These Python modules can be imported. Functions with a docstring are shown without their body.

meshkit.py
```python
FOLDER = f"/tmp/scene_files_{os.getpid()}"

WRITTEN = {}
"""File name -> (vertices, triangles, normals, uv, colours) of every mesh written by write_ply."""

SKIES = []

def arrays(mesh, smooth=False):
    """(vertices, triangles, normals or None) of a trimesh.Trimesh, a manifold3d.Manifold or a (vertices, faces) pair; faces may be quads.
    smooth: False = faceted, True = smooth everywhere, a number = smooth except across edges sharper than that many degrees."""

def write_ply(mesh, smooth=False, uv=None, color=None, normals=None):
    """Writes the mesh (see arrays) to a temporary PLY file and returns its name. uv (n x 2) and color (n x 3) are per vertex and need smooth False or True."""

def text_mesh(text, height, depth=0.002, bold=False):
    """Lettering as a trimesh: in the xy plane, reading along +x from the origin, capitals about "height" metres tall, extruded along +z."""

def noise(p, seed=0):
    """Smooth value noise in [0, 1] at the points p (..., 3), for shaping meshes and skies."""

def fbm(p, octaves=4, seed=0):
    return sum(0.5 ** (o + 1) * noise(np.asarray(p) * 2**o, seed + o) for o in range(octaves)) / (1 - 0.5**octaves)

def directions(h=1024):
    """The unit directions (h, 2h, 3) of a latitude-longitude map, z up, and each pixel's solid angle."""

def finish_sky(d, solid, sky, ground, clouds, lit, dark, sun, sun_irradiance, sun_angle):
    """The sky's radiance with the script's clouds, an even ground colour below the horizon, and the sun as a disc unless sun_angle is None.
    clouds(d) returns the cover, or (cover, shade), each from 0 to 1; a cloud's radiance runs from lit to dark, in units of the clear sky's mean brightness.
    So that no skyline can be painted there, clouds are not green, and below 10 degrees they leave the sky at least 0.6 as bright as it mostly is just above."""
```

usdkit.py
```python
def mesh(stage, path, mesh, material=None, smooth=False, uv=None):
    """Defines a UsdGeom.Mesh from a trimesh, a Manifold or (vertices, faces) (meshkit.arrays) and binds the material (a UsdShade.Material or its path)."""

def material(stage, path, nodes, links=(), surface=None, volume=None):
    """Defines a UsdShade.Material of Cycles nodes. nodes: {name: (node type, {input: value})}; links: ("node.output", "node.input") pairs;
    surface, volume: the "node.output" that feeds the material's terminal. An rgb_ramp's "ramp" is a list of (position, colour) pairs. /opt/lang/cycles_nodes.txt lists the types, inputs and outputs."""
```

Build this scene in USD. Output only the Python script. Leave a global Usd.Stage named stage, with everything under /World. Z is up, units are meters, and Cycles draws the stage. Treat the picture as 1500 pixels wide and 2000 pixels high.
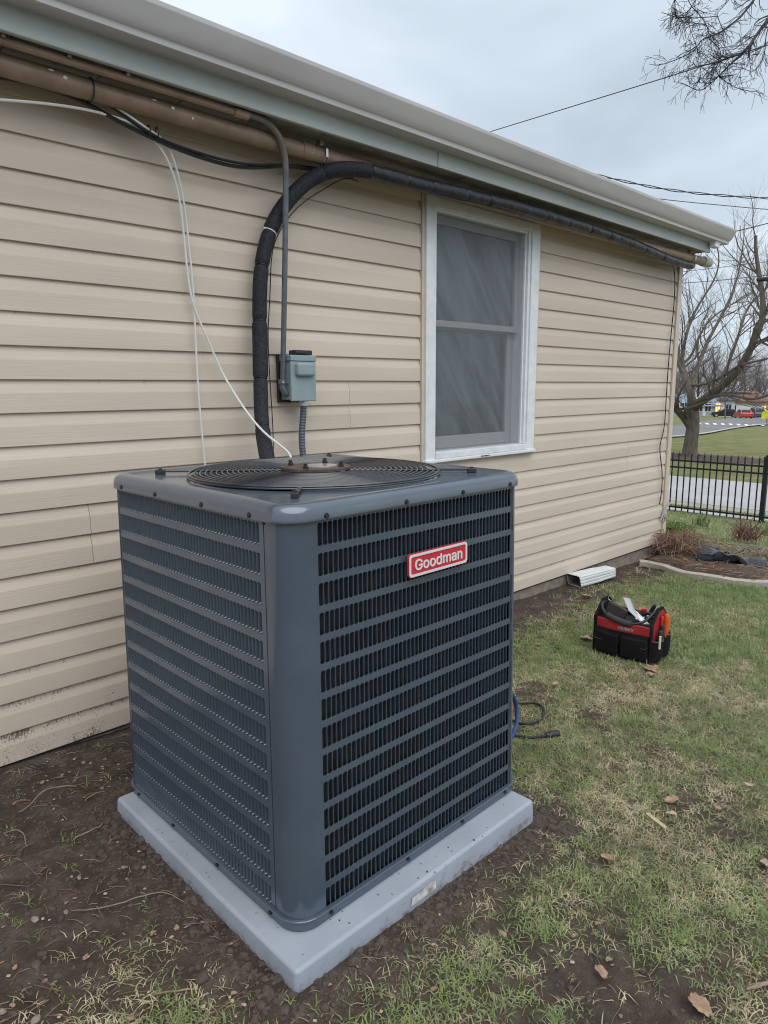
import math
import numpy as np
import trimesh
import manifold3d as m3
import shapely
from shapely.geometry import Polygon, box as sbox
from scipy.interpolate import CubicSpline
import usdkit
import meshkit
from pxr import Usd, UsdGeom, UsdLux, UsdShade, Sdf, Gf, Vt

stage = Usd.Stage.CreateInMemory()
UsdGeom.SetStageUpAxis(stage, UsdGeom.Tokens.z)
UsdGeom.SetStageMetersPerUnit(stage, 1.0)
UsdGeom.Xform.Define(stage, '/World')
RNG = np.random.default_rng(7)

# ------------------------------------------------------------------ camera, sky, sun, exposure
EYE = np.array([-.2691, -2.6151, 1.2982])
YAW, PITCH, ROLL, FPX = .7563, -.1773, -.006, 1346.9
EXPOSURE = .68
SUN_EL, SUN_DIR = math.radians(62), np.array([-.30, -.95])
SKY_STRENGTH, SUN_INT = .083, .40

fw = np.array([math.sin(YAW) * math.cos(PITCH), math.cos(YAW) * math.cos(PITCH), math.sin(PITCH)])
r0 = np.array([math.cos(YAW), -math.sin(YAW), 0]); u0 = np.cross(r0, fw)
rt = math.cos(ROLL) * r0 + math.sin(ROLL) * u0
up = -math.sin(ROLL) * r0 + math.cos(ROLL) * u0
cam = UsdGeom.Camera.Define(stage, '/World/camera')
M = Gf.Matrix4d(1)
for i, v in enumerate((rt, up, -fw)):
    M.SetRow(i, Gf.Vec4d(*map(float, v), 0))
M.SetRow(3, Gf.Vec4d(*map(float, EYE), 1))
cam.AddTransformOp().Set(M)
cam.CreateHorizontalApertureAttr(24.0)
cam.CreateVerticalApertureAttr(32.0)
cam.CreateFocalLengthAttr(24.0 * FPX / 1500)
cam.CreateClippingRangeAttr(Gf.Vec2f(.05, 3000))
cam.CreateExposureAttr(EXPOSURE)

ROT = math.atan2(SUN_DIR[0], SUN_DIR[1])
L = '/World/Looks/'
sky_mat = usdkit.material(stage, L + 'sky', {
    's': ('sky_texture', dict(sky_type='single_scattering', sun_disc=False, sun_elevation=SUN_EL, sun_rotation=ROT, aerosol_density=1.0)),
    't': ('texture_coordinate', {}),
    'm': ('mapping', dict(scale=(1.3, 1.3, 3.0))),
    'n': ('noise_texture', dict(scale=1.3, detail=4, roughness=.55, distortion=.4)),
    'r': ('rgb_ramp', dict(ramp=[(.32, (4.3, 5.0, 5.7)), (.5, (5.5, 6.3, 7.1)), (.66, (7.0, 7.75, 8.5))])),
    'x': ('mix_color', dict(fac=.9, use_clamp=False)),
    'b': ('background_shader', dict(strength=SKY_STRENGTH)),
}, [('t.generated', 'm.vector'), ('m.vector', 'n.vector'), ('n.fac', 'r.fac'), ('s.color', 'x.a'), ('r.color', 'x.b'), ('x.result', 'b.color')], surface='b.background')
dome = UsdLux.DomeLight.Define(stage, '/World/sky')
UsdShade.MaterialBindingAPI.Apply(dome.GetPrim()).Bind(sky_mat)
dome.GetPrim().SetCustomDataByKey('kind', 'structure')
sun = UsdLux.DistantLight.Define(stage, '/World/sun')
sun.CreateIntensityAttr(SUN_INT); sun.CreateNormalizeAttr(True); sun.CreateAngleAttr(75.0)
sun.CreateColorAttr(Gf.Vec3f(1.0, .96, .9))
sd = np.array([*(SUN_DIR / np.linalg.norm(SUN_DIR) * math.cos(SUN_EL)), math.sin(SUN_EL)])
sx = np.cross([0, 0, 1], sd); sx /= np.linalg.norm(sx); sy = np.cross(sd, sx)
SM = Gf.Matrix4d(1)
for i, v in enumerate((sx, sy, sd)):
    SM.SetRow(i, Gf.Vec4d(*map(float, v), 0))
sun.AddTransformOp().Set(SM)

# ------------------------------------------------------------------ helpers
NAMES = {}
def numbered(path):
    n = NAMES.get(path, 0); NAMES[path] = n + 1
    return path if n == 0 else f'{path}_{n:03d}'

def tag(p, label=None, cat=None, group=None, kind=None):
    p = p.GetPrim() if hasattr(p, 'GetPrim') else p
    for k, v in (('label', label), ('category', cat), ('group', group), ('kind', kind)):
        if v: p.SetCustomDataByKey(k, v)
    return p

def thing(name, label, cat, loc=(0, 0, 0), rotz=0, group=None):
    x = UsdGeom.Xform.Define(stage, numbered('/World/' + name))
    x.AddTranslateOp().Set(Gf.Vec3d(*map(float, loc)))
    if rotz: x.AddRotateZOp().Set(math.degrees(rotz))
    return tag(x, label, cat, group)

def obj(name, mesh, mat, parent=None, smooth=35, label=None, cat=None, group=None, kind=None, at=None):
    base = str(parent.GetPath()) if parent is not None else '/World'
    p = usdkit.mesh(stage, numbered(base + '/' + name), mesh, mat, smooth=smooth)
    if at is not None: p.AddTranslateOp().Set(Gf.Vec3d(*map(float, at)))
    return tag(p, label, cat, group, kind)

def copy_of(src, loc, rotz=0, label=None, group=None, scale=None):
    was = src.GetCustomData()
    name = str(src.GetPath()).split('/')[2]
    x = UsdGeom.Xform.Define(stage, numbered('/World/' + name))
    p = x.GetPrim()
    p.GetReferences().AddInternalReference(src.GetPath())
    p.SetInstanceable(True)
    x.ClearXformOpOrder()
    x.AddTranslateOp().Set(Gf.Vec3d(*map(float, loc)))
    x.AddRotateZOp(opSuffix='c').Set(math.degrees(rotz))
    if scale: x.AddScaleOp(opSuffix='c').Set(Gf.Vec3f(scale, scale, scale))
    return tag(p, label or was.get('label'), was.get('category'), group or was.get('group'))

def cat_(ms):
    return trimesh.util.concatenate(ms)

def bx(x0, x1, y0, y1, z0, z1):
    m = trimesh.creation.box([x1 - x0, y1 - y0, z1 - z0]); m.apply_translation([(x0 + x1) / 2, (y0 + y1) / 2, (z0 + z1) / 2]); return m

def tri(man):
    k = man.to_mesh(); return trimesh.Trimesh(k.vert_properties[:, :3], k.tri_verts, process=False)

def rbox(x0, x1, y0, y1, z0, z1, r=.004, seg=8):
    s = m3.Manifold.sphere(r, seg)
    return tri(m3.Manifold.batch_hull([s.translate((a, b, c)) for a in (x0 + r, x1 - r) for b in (y0 + r, y1 - r) for c in (z0 + r, z1 - r)]))

def spline(pts, n):
    p = np.asarray(pts, float)
    t = np.r_[0, np.cumsum(np.linalg.norm(np.diff(p, axis=0), axis=1))]
    return CubicSpline(t, p)(np.linspace(0, t[-1], n))

def tube(pts, r, sides=8, cap=True):
    p = np.asarray(pts, float); n = len(p)
    t = np.gradient(p, axis=0); t /= np.linalg.norm(t, axis=1, keepdims=True) + 1e-12
    a = np.zeros_like(p)
    h = np.array([0, 0, 1.]) if abs(t[0, 2]) < .9 else np.array([1., 0, 0])
    v = np.cross(t[0], h); v /= np.linalg.norm(v); a[0] = v
    for i in range(1, n):
        v = a[i - 1] - t[i] * (a[i - 1] @ t[i]); a[i] = v / (np.linalg.norm(v) + 1e-12)
    b = np.cross(t, a); g = np.arange(sides) * 2 * np.pi / sides
    R = np.broadcast_to(r, (n,))[:, None, None]
    V = (p[:, None] + R * (np.cos(g)[None, :, None] * a[:, None] + np.sin(g)[None, :, None] * b[:, None])).reshape(-1, 3)
    i, j = np.meshgrid(np.arange(n - 1), np.arange(sides), indexing='ij')
    q = np.stack([i * sides + j, i * sides + (j + 1) % sides, (i + 1) * sides + (j + 1) % sides, (i + 1) * sides + j], -1).reshape(-1, 4)
    F = np.vstack([q[:, [0, 1, 2]], q[:, [0, 2, 3]]])
    if cap:
        k = len(V); V = np.vstack([V, p[0], p[-1]])
        jj = np.arange(sides)
        F = np.vstack([F, np.stack([np.full(sides, k), (jj + 1) % sides, jj], 1), np.stack([np.full(sides, k + 1), (n - 1) * sides + jj, (n - 1) * sides + (jj + 1) % sides], 1)])
    return trimesh.Trimesh(V, F, process=False)

def loft(rings, close=True, cap_first=False, cap_last=False):
    R = [np.asarray(x, float) for x in rings]; n = len(R[0]); V = np.vstack(R); F = []
    m = n if close else n - 1
    for i in range(len(R) - 1):
        j = np.arange(m); k = (j + 1) % n
        F.append(np.stack([i * n + j, i * n + k, (i + 1) * n + k], 1)); F.append(np.stack([i * n + j, (i + 1) * n + k, (i + 1) * n + j], 1))
    for on, i, flip in ((cap_first, 0, True), (cap_last, len(R) - 1, False)):
        if on:
            c = len(V); V = np.vstack([V, R[i].mean(0)]); j = np.arange(n); k = (j + 1) % n
            t = np.stack([i * n + j, i * n + k, np.full(n, c)], 1); F.append(t[:, ::-1] if flip else t)
    return trimesh.Trimesh(V, np.vstack(F), process=False)

def extrude_x(poly, x0, x1, n=1):
    """A closed (y, z) outline swept along x, with end caps."""
    p = np.asarray(poly, float)
    rings = [np.column_stack([np.full(len(p), x), p]) for x in np.linspace(x0, x1, n + 1)]
    m = loft(rings)
    tv, tf = trimesh.creation.triangulate_polygon(Polygon(p), engine='earcut')
    ends = []
    for x, fl in ((x0, 1), (x1, 0)):
        v = np.column_stack([np.full(len(tv), x), tv]); ends.append(trimesh.Trimesh(v, tf[:, ::-1] if fl else tf, process=False))
    return cat_([m] + ends)

def disc(x, y, z, r, h, n=10, axis='z'):
    m = trimesh.creation.cylinder(r, h, sections=n)
    if axis == 'y': m.apply_transform(trimesh.transformations.rotation_matrix(math.pi / 2, [1, 0, 0]))
    if axis == 'x': m.apply_transform(trimesh.transformations.rotation_matrix(math.pi / 2, [0, 1, 0]))
    m.apply_translation([x, y, z]); return m

def smin(a, b, x):
    t = np.clip((x - a) / (b - a), 0, 1); return t * t * (3 - 2 * t)

# the ray of the survey point (u, v) of the photograph, used to survey where things stand in the world
def ray(u, v):
    return fw + rt * (u - 750) / FPX + up * (1000 - v) / FPX
def on_wall(u, v, y):
    d = ray(u, v); return EYE + d * (y - EYE[1]) / d[1]
GX = [-60, -3, 0, 5.2, 6.5, 8.5, 10.8, 12.2, 17.5, 24.7, 40, 65, 98, 127, 200, 1500]
GZ = [-.6, -.05, -.045, -.15, -.24, -.48, -.73, -.78, -1.0, -1.2, -1.53, -2.15, -3.18, -4.02, -6.6, -40]
def ground_z(x):
    return np.interp(x, GX, GZ)
def on_ground(u, v):
    d = ray(u, v); t = np.geomspace(.5, 900, 6000); p = EYE + d * t[:, None]
    i = np.argmax(p[:, 2] < ground_z(p[:, 0])); q = p[i].copy(); q[2] = ground_z(q[0]); return q
def at_dist(u, v, dist):
    d = ray(u, v); return EYE + d * dist / np.linalg.norm(d[:2])

# ------------------------------------------------------------------ materials
def mat(name, col, rough=.5, metal=0., spec=.5, var=None, vscale=8., bump=0., bscale=60., bdist=.002, detail=4., stretch=(1, 1, 1), coat=0., rvar=0.):
    n = {'p': ('principled_bsdf', dict(base_color=col, roughness=rough, metallic=metal, specular_ior_level=spec, coat_weight=coat, coat_roughness=.12))}
    l = []
    if var is not None or bump or rvar:
        n['g'] = ('geometry', {}); n['m'] = ('mapping', dict(scale=stretch)); l.append(('g.position', 'm.vector'))
    if var is not None:
        n['v'] = ('noise_texture', dict(scale=vscale, detail=detail, roughness=.6)); l.append(('m.vector', 'v.vector'))
        n['vr'] = ('rgb_ramp', dict(ramp=[(.34, var), (.66, col)])); l += [('v.fac', 'vr.fac'), ('vr.color', 'p.base_color')]
    if rvar:
        n['w'] = ('noise_texture', dict(scale=vscale * 1.7, detail=3)); n['wr'] = ('map_range', dict(from_min=.3, from_max=.7, to_min=max(rough - rvar, .03), to_max=rough + rvar))
        l += [('m.vector', 'w.vector'), ('w.fac', 'wr.value'), ('wr.result', 'p.roughness')]
    if bump:
        n['b'] = ('noise_texture', dict(scale=bscale, detail=3)); n['bu'] = ('bump', dict(strength=bump, distance=bdist))
        l += [('m.vector', 'b.vector'), ('b.fac', 'bu.height'), ('bu.normal', 'p.normal')]
    return usdkit.material(stage, L + name, n, l, surface='p.BSDF')

VB = (.60, .505, .415)
vinyl = usdkit.material(stage, L + 'vinyl_siding', {
    'g': ('geometry', {}), 'xyz': ('separate_xyz', {}),
    'mg': ('mapping', dict(scale=(3.0, 40, 190))), 'grain': ('noise_texture', dict(scale=1., detail=4, roughness=.65, distortion=.8)),
    'bu': ('bump', dict(strength=.5, distance=.002)),
    'mv': ('mapping', dict(scale=(.5, 3, 5))), 'tone': ('noise_texture', dict(scale=1.6, detail=4)),
    'tr': ('rgb_ramp', dict(ramp=[(.3, (.55, .467, .388)), (.7, (.64, .546, .455))])),
    # splashed dirt low on the wall, thickest just under each lap
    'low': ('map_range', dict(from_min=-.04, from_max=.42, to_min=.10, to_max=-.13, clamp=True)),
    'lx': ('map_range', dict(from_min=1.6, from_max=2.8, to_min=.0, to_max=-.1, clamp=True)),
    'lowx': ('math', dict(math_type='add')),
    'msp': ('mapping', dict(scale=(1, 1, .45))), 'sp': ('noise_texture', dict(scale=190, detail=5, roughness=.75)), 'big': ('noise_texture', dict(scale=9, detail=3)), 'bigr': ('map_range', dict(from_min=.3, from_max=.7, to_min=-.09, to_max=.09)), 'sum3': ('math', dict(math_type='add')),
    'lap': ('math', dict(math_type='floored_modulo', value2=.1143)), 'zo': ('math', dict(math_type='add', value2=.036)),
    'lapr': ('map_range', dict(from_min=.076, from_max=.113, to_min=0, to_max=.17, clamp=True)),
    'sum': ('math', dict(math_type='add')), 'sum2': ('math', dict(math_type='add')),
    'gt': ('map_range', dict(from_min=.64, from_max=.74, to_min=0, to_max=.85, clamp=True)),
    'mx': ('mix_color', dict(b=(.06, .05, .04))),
    'p': ('principled_bsdf', dict(roughness=.5, specular_ior_level=.35)),
    'oi': ('object_info', {}), 'om': ('map_range', dict(from_min=0, from_max=1, to_min=.94, to_max=1.03)), 'hs': ('hsv', {}),
}, [('oi.random', 'om.value'), ('om.result', 'hs.value'), ('tr.color', 'hs.color'), ('g.position', 'mg.vector'), ('mg.vector', 'grain.vector'), ('grain.fac', 'bu.height'), ('bu.normal', 'p.normal'),
    ('g.position', 'mv.vector'), ('mv.vector', 'tone.vector'), ('tone.fac', 'tr.fac'),
    ('g.position', 'xyz.vector'), ('xyz.z', 'low.value'), ('xyz.x', 'lx.value'), ('low.result', 'lowx.value1'), ('lx.result', 'lowx.value2'),
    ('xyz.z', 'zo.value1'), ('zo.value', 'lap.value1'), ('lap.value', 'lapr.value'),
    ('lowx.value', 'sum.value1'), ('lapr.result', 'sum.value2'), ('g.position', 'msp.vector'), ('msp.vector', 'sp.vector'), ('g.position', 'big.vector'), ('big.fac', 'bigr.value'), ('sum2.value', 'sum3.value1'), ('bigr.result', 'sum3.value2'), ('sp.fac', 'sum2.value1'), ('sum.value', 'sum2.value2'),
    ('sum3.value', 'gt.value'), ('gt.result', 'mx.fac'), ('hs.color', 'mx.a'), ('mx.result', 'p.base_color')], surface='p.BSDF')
trim_beige = mat('beige_trim', (.60, .51, .42), .45, var=(.5, .43, .35), vscale=6, spec=.35)
white_paint = mat('white_paint', (.72, .75, .78), .45, var=(.62, .64, .66), vscale=14, bump=.15, bscale=90, bdist=.001)
gutter_m = mat('gutter_paint', (.53, .52, .525), .35, var=(.45, .44, .44), vscale=3, stretch=(.4, 2, 2), bump=.08, bscale=20, rvar=.1)
fascia_m = mat('fascia_aluminium', (.42, .46, .45), .4, var=(.35, .38, .375), vscale=4, stretch=(.4, 2, 2), bump=.1, bscale=14)
soffit_m = mat('soffit_board', (.34, .34, .32), .6, var=(.22, .21, .195), vscale=7, bump=.2, bscale=40)
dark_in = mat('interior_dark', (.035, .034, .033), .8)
roof_m = mat('roof_shingles', (.10, .095, .09), .9, var=(.06, .055, .05), vscale=30, bump=.5, bscale=120)
found_m = mat('foundation_concrete', (.27, .225, .19), .85, var=(.17, .14, .12), vscale=18, bump=.7, bscale=130, bdist=.003)
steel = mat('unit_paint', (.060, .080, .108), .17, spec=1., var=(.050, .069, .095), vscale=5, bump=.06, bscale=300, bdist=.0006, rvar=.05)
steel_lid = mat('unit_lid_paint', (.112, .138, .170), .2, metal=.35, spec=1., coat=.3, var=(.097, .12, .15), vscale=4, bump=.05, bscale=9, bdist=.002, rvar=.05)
coil_m = usdkit.material(stage, L + 'coil_fins', {'g': ('geometry', {}), 'm': ('mapping', dict(scale=(0, 0, 1))), 'w': ('wave_texture', dict(scale=70, wave_type='bands', bands_direction='z', distortion=0.)) if True else None,
    'n': ('noise_texture', dict(scale=30, detail=3)), 'r': ('rgb_ramp', dict(ramp=[(.3, (.005, .0055, .007)), (.6, (.05, .053, .062))])), 'a': ('math', dict(math_type='multiply')),
    'p': ('principled_bsdf', dict(roughness=.5))},
    [('g.position', 'w.vector'), ('g.position', 'n.vector'), ('w.fac', 'a.value1'), ('n.fac', 'a.value2'), ('a.value', 'r.fac'), ('r.color', 'p.base_color')], surface='p.BSDF')
black_wire = mat('black_coated_wire', (.012, .0125, .017), .2, spec=.9, coat=.25)
black_plastic = mat('black_plastic', (.016, .016, .019), .42)
seam_black = mat('seam_rubber', (.006, .006, .008), .7)
fan_m = mat('fan_blade_paint', (.20, .22, .28), .28, metal=.5, var=(.16, .18, .23), vscale=6)
motor_m = mat('motor_plate', (.16, .11, .085), .5, metal=.4, var=(.06, .045, .04), vscale=30)
bright_metal = mat('galvanised_metal', (.55, .56, .57), .3, metal=.9)
pad_m = usdkit.material(stage, L + 'pad_plastic', {'g': ('geometry', {}), 'z': ('separate_xyz', {}), 'n': ('noise_texture', dict(scale=34, detail=6, roughness=.7)), 'n2': ('noise_texture', dict(scale=5, detail=4)),
    'zr': ('map_range', dict(from_min=-.075, from_max=-.012, to_min=.22, to_max=-.02, clamp=True)), 'a': ('math', dict(math_type='add')), 'r': ('map_range', dict(from_min=.60, from_max=.78, to_min=0, to_max=.75, clamp=True)),
    'c': ('rgb_ramp', dict(ramp=[(.3, (.27, .30, .35)), (.7, (.325, .36, .415))])), 'm': ('mix_color', dict(b=(.13, .105, .09))), 'b': ('noise_texture', dict(scale=260, detail=3)), 'bu': ('bump', dict(strength=.55, distance=.001)),
    'p': ('principled_bsdf', dict(roughness=.6, specular_ior_level=.3))},
    [('g.position', 'z.vector'), ('g.position', 'n.vector'), ('g.position', 'n2.vector'), ('z.z', 'zr.value'), ('n.fac', 'a.value1'), ('zr.result', 'a.value2'), ('a.value', 'r.value'), ('n2.fac', 'c.fac'), ('c.color', 'm.a'), ('r.result', 'm.fac'), ('m.result', 'p.base_color'),
     ('g.position', 'b.vector'), ('b.fac', 'bu.height'), ('bu.normal', 'p.normal')], surface='p.BSDF')
paper_m = mat('paper_label', (.6, .62, .64), .6, var=(.25, .22, .18), vscale=40)
brown_pipe_m = mat('brown_painted_pipe', (.29, .195, .14), .5, var=(.21, .14, .095), vscale=12, stretch=(1, 1, 1), bump=.2, bscale=60)
tan_pipe_m = mat('bare_pipe_end', (.36, .37, .33), .5)
conduit_m = mat('steel_conduit_paint', (.145, .165, .185), .4, metal=.35, var=(.10, .115, .13), vscale=25)
foam_m = mat('foam_insulation', (.030, .032, .042), .7, spec=.3, var=(.008, .008, .011), vscale=110, bump=1., bscale=200, bdist=.002)
tape_m = mat('wrapped_tape', (.010, .011, .015), .36, spec=.5, var=(.008, .008, .011), vscale=35, bump=.8, bscale=60, bdist=.003)
cable_black = mat('cable_black', (.012, .012, .016), .4)
cable_white = mat('cable_white', (.66, .66, .64), .45)
box_m = mat('box_enamel', (.255, .325, .345), .38, var=(.225, .29, .31), vscale=10, bump=.05, bscale=40)
flex_m = mat('flex_conduit', (.075, .095, .125), .45)
hose_blue = mat('hose_blue', (.012, .045, .14), .4)
hose_red = mat('hose_red', (.35, .03, .025), .45)
sash_m = mat('sash_paint', (.40, .40, .41), .5)
curtain_m = mat('curtain_cloth', (.9, .92, .94), .8, var=(.62, .64, .67), vscale=3.2, stretch=(1.8, 1, .5))
glass_m = usdkit.material(stage, L + 'window_glass', {'f': ('fresnel', dict(IOR=1.5)), 't': ('transparent_bsdf', dict(color=(.95, .96, .96))), 'g': ('glossy_bsdf', dict(color=(.9, .9, .9), roughness=.03)),
    'x': ('mix_closure', {}), 'geo': ('geometry', {}), 'm0': ('mapping', dict(rotation=(0, .55, 0))), 'mp': ('mapping', dict(scale=(7., 1, 1.))), 'n': ('noise_texture', dict(scale=1.6, detail=5, roughness=.6, distortion=.5)),
    'mr': ('map_range', dict(from_min=.36, from_max=.72, to_min=.0, to_max=.09, clamp=True)), 'd': ('diffuse_bsdf', dict(color=(.62, .66, .70))), 'y': ('mix_closure', {})},
    [('f.fac', 'x.fac'), ('t.BSDF', 'x.closure1'), ('g.BSDF', 'x.closure2'), ('geo.position', 'm0.vector'), ('m0.vector', 'mp.vector'), ('mp.vector', 'n.vector'), ('n.fac', 'mr.value'), ('mr.result', 'y.fac'), ('x.closure', 'y.closure1'), ('d.BSDF', 'y.closure2')], surface='y.closure')
screen_m = usdkit.material(stage, L + 'insect_screen', {'t': ('transparent_bsdf', dict(color=(1, 1, 1))), 'd': ('diffuse_bsdf', dict(color=(.14, .145, .15))), 'x': ('mix_closure', dict(fac=.20))},
    [('t.BSDF', 'x.closure1'), ('d.BSDF', 'x.closure2')], surface='x.closure')
red_badge = mat('badge_red', (.52, .028, .045), .35, var=(.45, .024, .04), vscale=60)
silver_badge = mat('badge_silver', (.62, .60, .60), .4)
bag_black = mat('bag_nylon', (.009, .009, .011), .8, spec=.2, var=(.006, .006, .008), vscale=40, bump=.6, bscale=240, bdist=.001)
bag_red = mat('bag_red_nylon', (.26, .012, .018), .6, bump=.5, bscale=240, bdist=.001)
stitch_m = mat('bag_piping', (.06, .058, .056), .6)
leather_m = mat('pouch_leather', (.03, .019, .017), .6, var=(.018, .012, .011), vscale=30)
orange_m = mat('handle_orange', (.62, .10, .012), .35)
yellow_m = mat('handle_yellow', (.62, .45, .02), .4)
green_m = mat('handle_green', (.02, .035, .028), .45)
white_plain = mat('paper_white', (.70, .74, .78), .6)
down_m = mat('downspout_white', (.66, .69, .70), .35, var=(.52, .54, .54), vscale=14)
iron_m = mat('fence_iron', (.010, .012, .016), .45)
concrete_m = mat('pale_concrete', (.46, .45, .44), .85, var=(.38, .37, .36), vscale=2.2, bump=.3, bscale=30)
alley_m = mat('alley_concrete', (.40, .395, .40), .85, var=(.33, .325, .33), vscale=.9, bump=.3, bscale=20)
asphalt_m = mat('road_asphalt', (.19, .185, .19), .9, var=(.15, .146, .15), vscale=.4)
line_m = mat('road_paint', (.75, .75, .73), .7)
board_m = mat('weathered_board', (.44, .405, .35), .8, var=(.29, .26, .22), vscale=22, stretch=(6, .8, 6), bump=.5, bscale=60)
fabric_m = mat('landscape_fabric', (.095, .10, .12), .45, var=(.05, .053, .065), vscale=18, bump=.4, bscale=50)
mulch_m = mat('mulch_soil', (.115, .078, .056), .95, var=(.05, .035, .027), vscale=25, bump=1., bscale=110, bdist=.012)
bark_m = mat('tree_bark', (.16, .135, .105), .9, var=(.085, .072, .056), vscale=14, stretch=(1, 1, .25), bump=.8, bscale=28, bdist=.02)
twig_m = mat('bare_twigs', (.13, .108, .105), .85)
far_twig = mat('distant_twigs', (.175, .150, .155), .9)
dark_twig = mat('overhead_branch_bark', (.028, .022, .030), .8)
straw_m = mat('dry_stems', (.30, .20, .12), .8, var=(.17, .11, .07), vscale=30)
red_stem = mat('reddish_stems', (.23, .10, .075), .8, var=(.14, .07, .05), vscale=30)
leaf_m = mat('dry_leaf', (.36, .235, .16), .75, var=(.22, .135, .09), vscale=40)
leaf_pale = mat('pale_dry_leaf', (.45, .34, .27), .75, var=(.33, .22, .17), vscale=40)
wood_chip = mat('split_wood', (.52, .42, .28), .75, var=(.38, .29, .18), vscale=40)
twig_pale = mat('pale_twig', (.28, .215, .16), .8, var=(.18, .13, .1), vscale=50)
stone_m = mat('pebble', (.27, .225, .185), .85, var=(.16, .13, .105), vscale=60, bump=.5, bscale=200)
clod_m = mat('soil_clods', (.095, .071, .059), .95, var=(.05, .038, .032), vscale=60, bump=.8, bscale=300, bdist=.004)

def blade_mat(name, col, var):
    return usdkit.material(stage, L + name, {'g': ('geometry', {}), 'n': ('noise_texture', dict(scale=9., detail=3)), 'r': ('rgb_ramp', dict(ramp=[(.35, var), (.65, col)])),
        'd': ('principled_bsdf', dict(roughness=.6, specular_ior_level=.3)), 't': ('translucent_bsdf', {}), 'x': ('mix_closure', dict(fac=.22))},
        [('g.position', 'n.vector'), ('n.fac', 'r.fac'), ('r.color', 'd.base_color'), ('r.color', 't.color'), ('d.BSDF', 'x.closure1'), ('t.BSDF', 'x.closure2')], surface='x.closure')
g_green = blade_mat('grass_green', (.27, .335, .15), (.17, .225, .095))
g_olive = blade_mat('grass_olive', (.40, .38, .225), (.27, .265, .145))
g_straw = blade_mat('grass_straw', (.62, .53, .37), (.44, .365, .24))
g_lime = blade_mat('grass_lime', (.25, .33, .09), (.17, .24, .06))

ground_m = usdkit.material(stage, L + 'soil_and_lawn', {
    'g': ('geometry', {}), 'a': ('attribute', dict(attribute='lawn')),
    'n1': ('noise_texture', dict(scale=14, detail=6, roughness=.65)), 's': ('rgb_ramp', dict(ramp=[(.3, (.055, .041, .035)), (.52, (.10, .077, .064)), (.72, (.17, .134, .11))])),
    'n2': ('noise_texture', dict(scale=.9, detail=5, roughness=.65)), 'l': ('rgb_ramp', dict(ramp=[(.3, (.13, .145, .055)), (.5, (.165, .17, .068)), (.7, (.25, .215, .11))])),
    'x': ('mix_color', {}), 'n3': ('noise_texture', dict(scale=170, detail=4, roughness=.7)), 'n4': ('noise_texture', dict(scale=45, detail=4, roughness=.7)), 'hb': ('math', dict(math_type='add')),
    'b': ('bump', dict(strength=1., distance=.014)), 'p': ('principled_bsdf', dict(roughness=.95, specular_ior_level=.2))},
    [('g.position', 'n1.vector'), ('n1.fac', 's.fac'), ('g.position', 'n2.vector'), ('n2.fac', 'l.fac'), ('a.fac', 'x.fac'), ('s.color', 'x.a'), ('l.color', 'x.b'),
     ('x.result', 'p.base_color'), ('g.position', 'n3.vector'), ('g.position', 'n4.vector'), ('n3.fac', 'hb.value1'), ('n4.fac', 'hb.value2'), ('hb.value', 'b.height'), ('b.normal', 'p.normal')], surface='p.BSDF')

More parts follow.
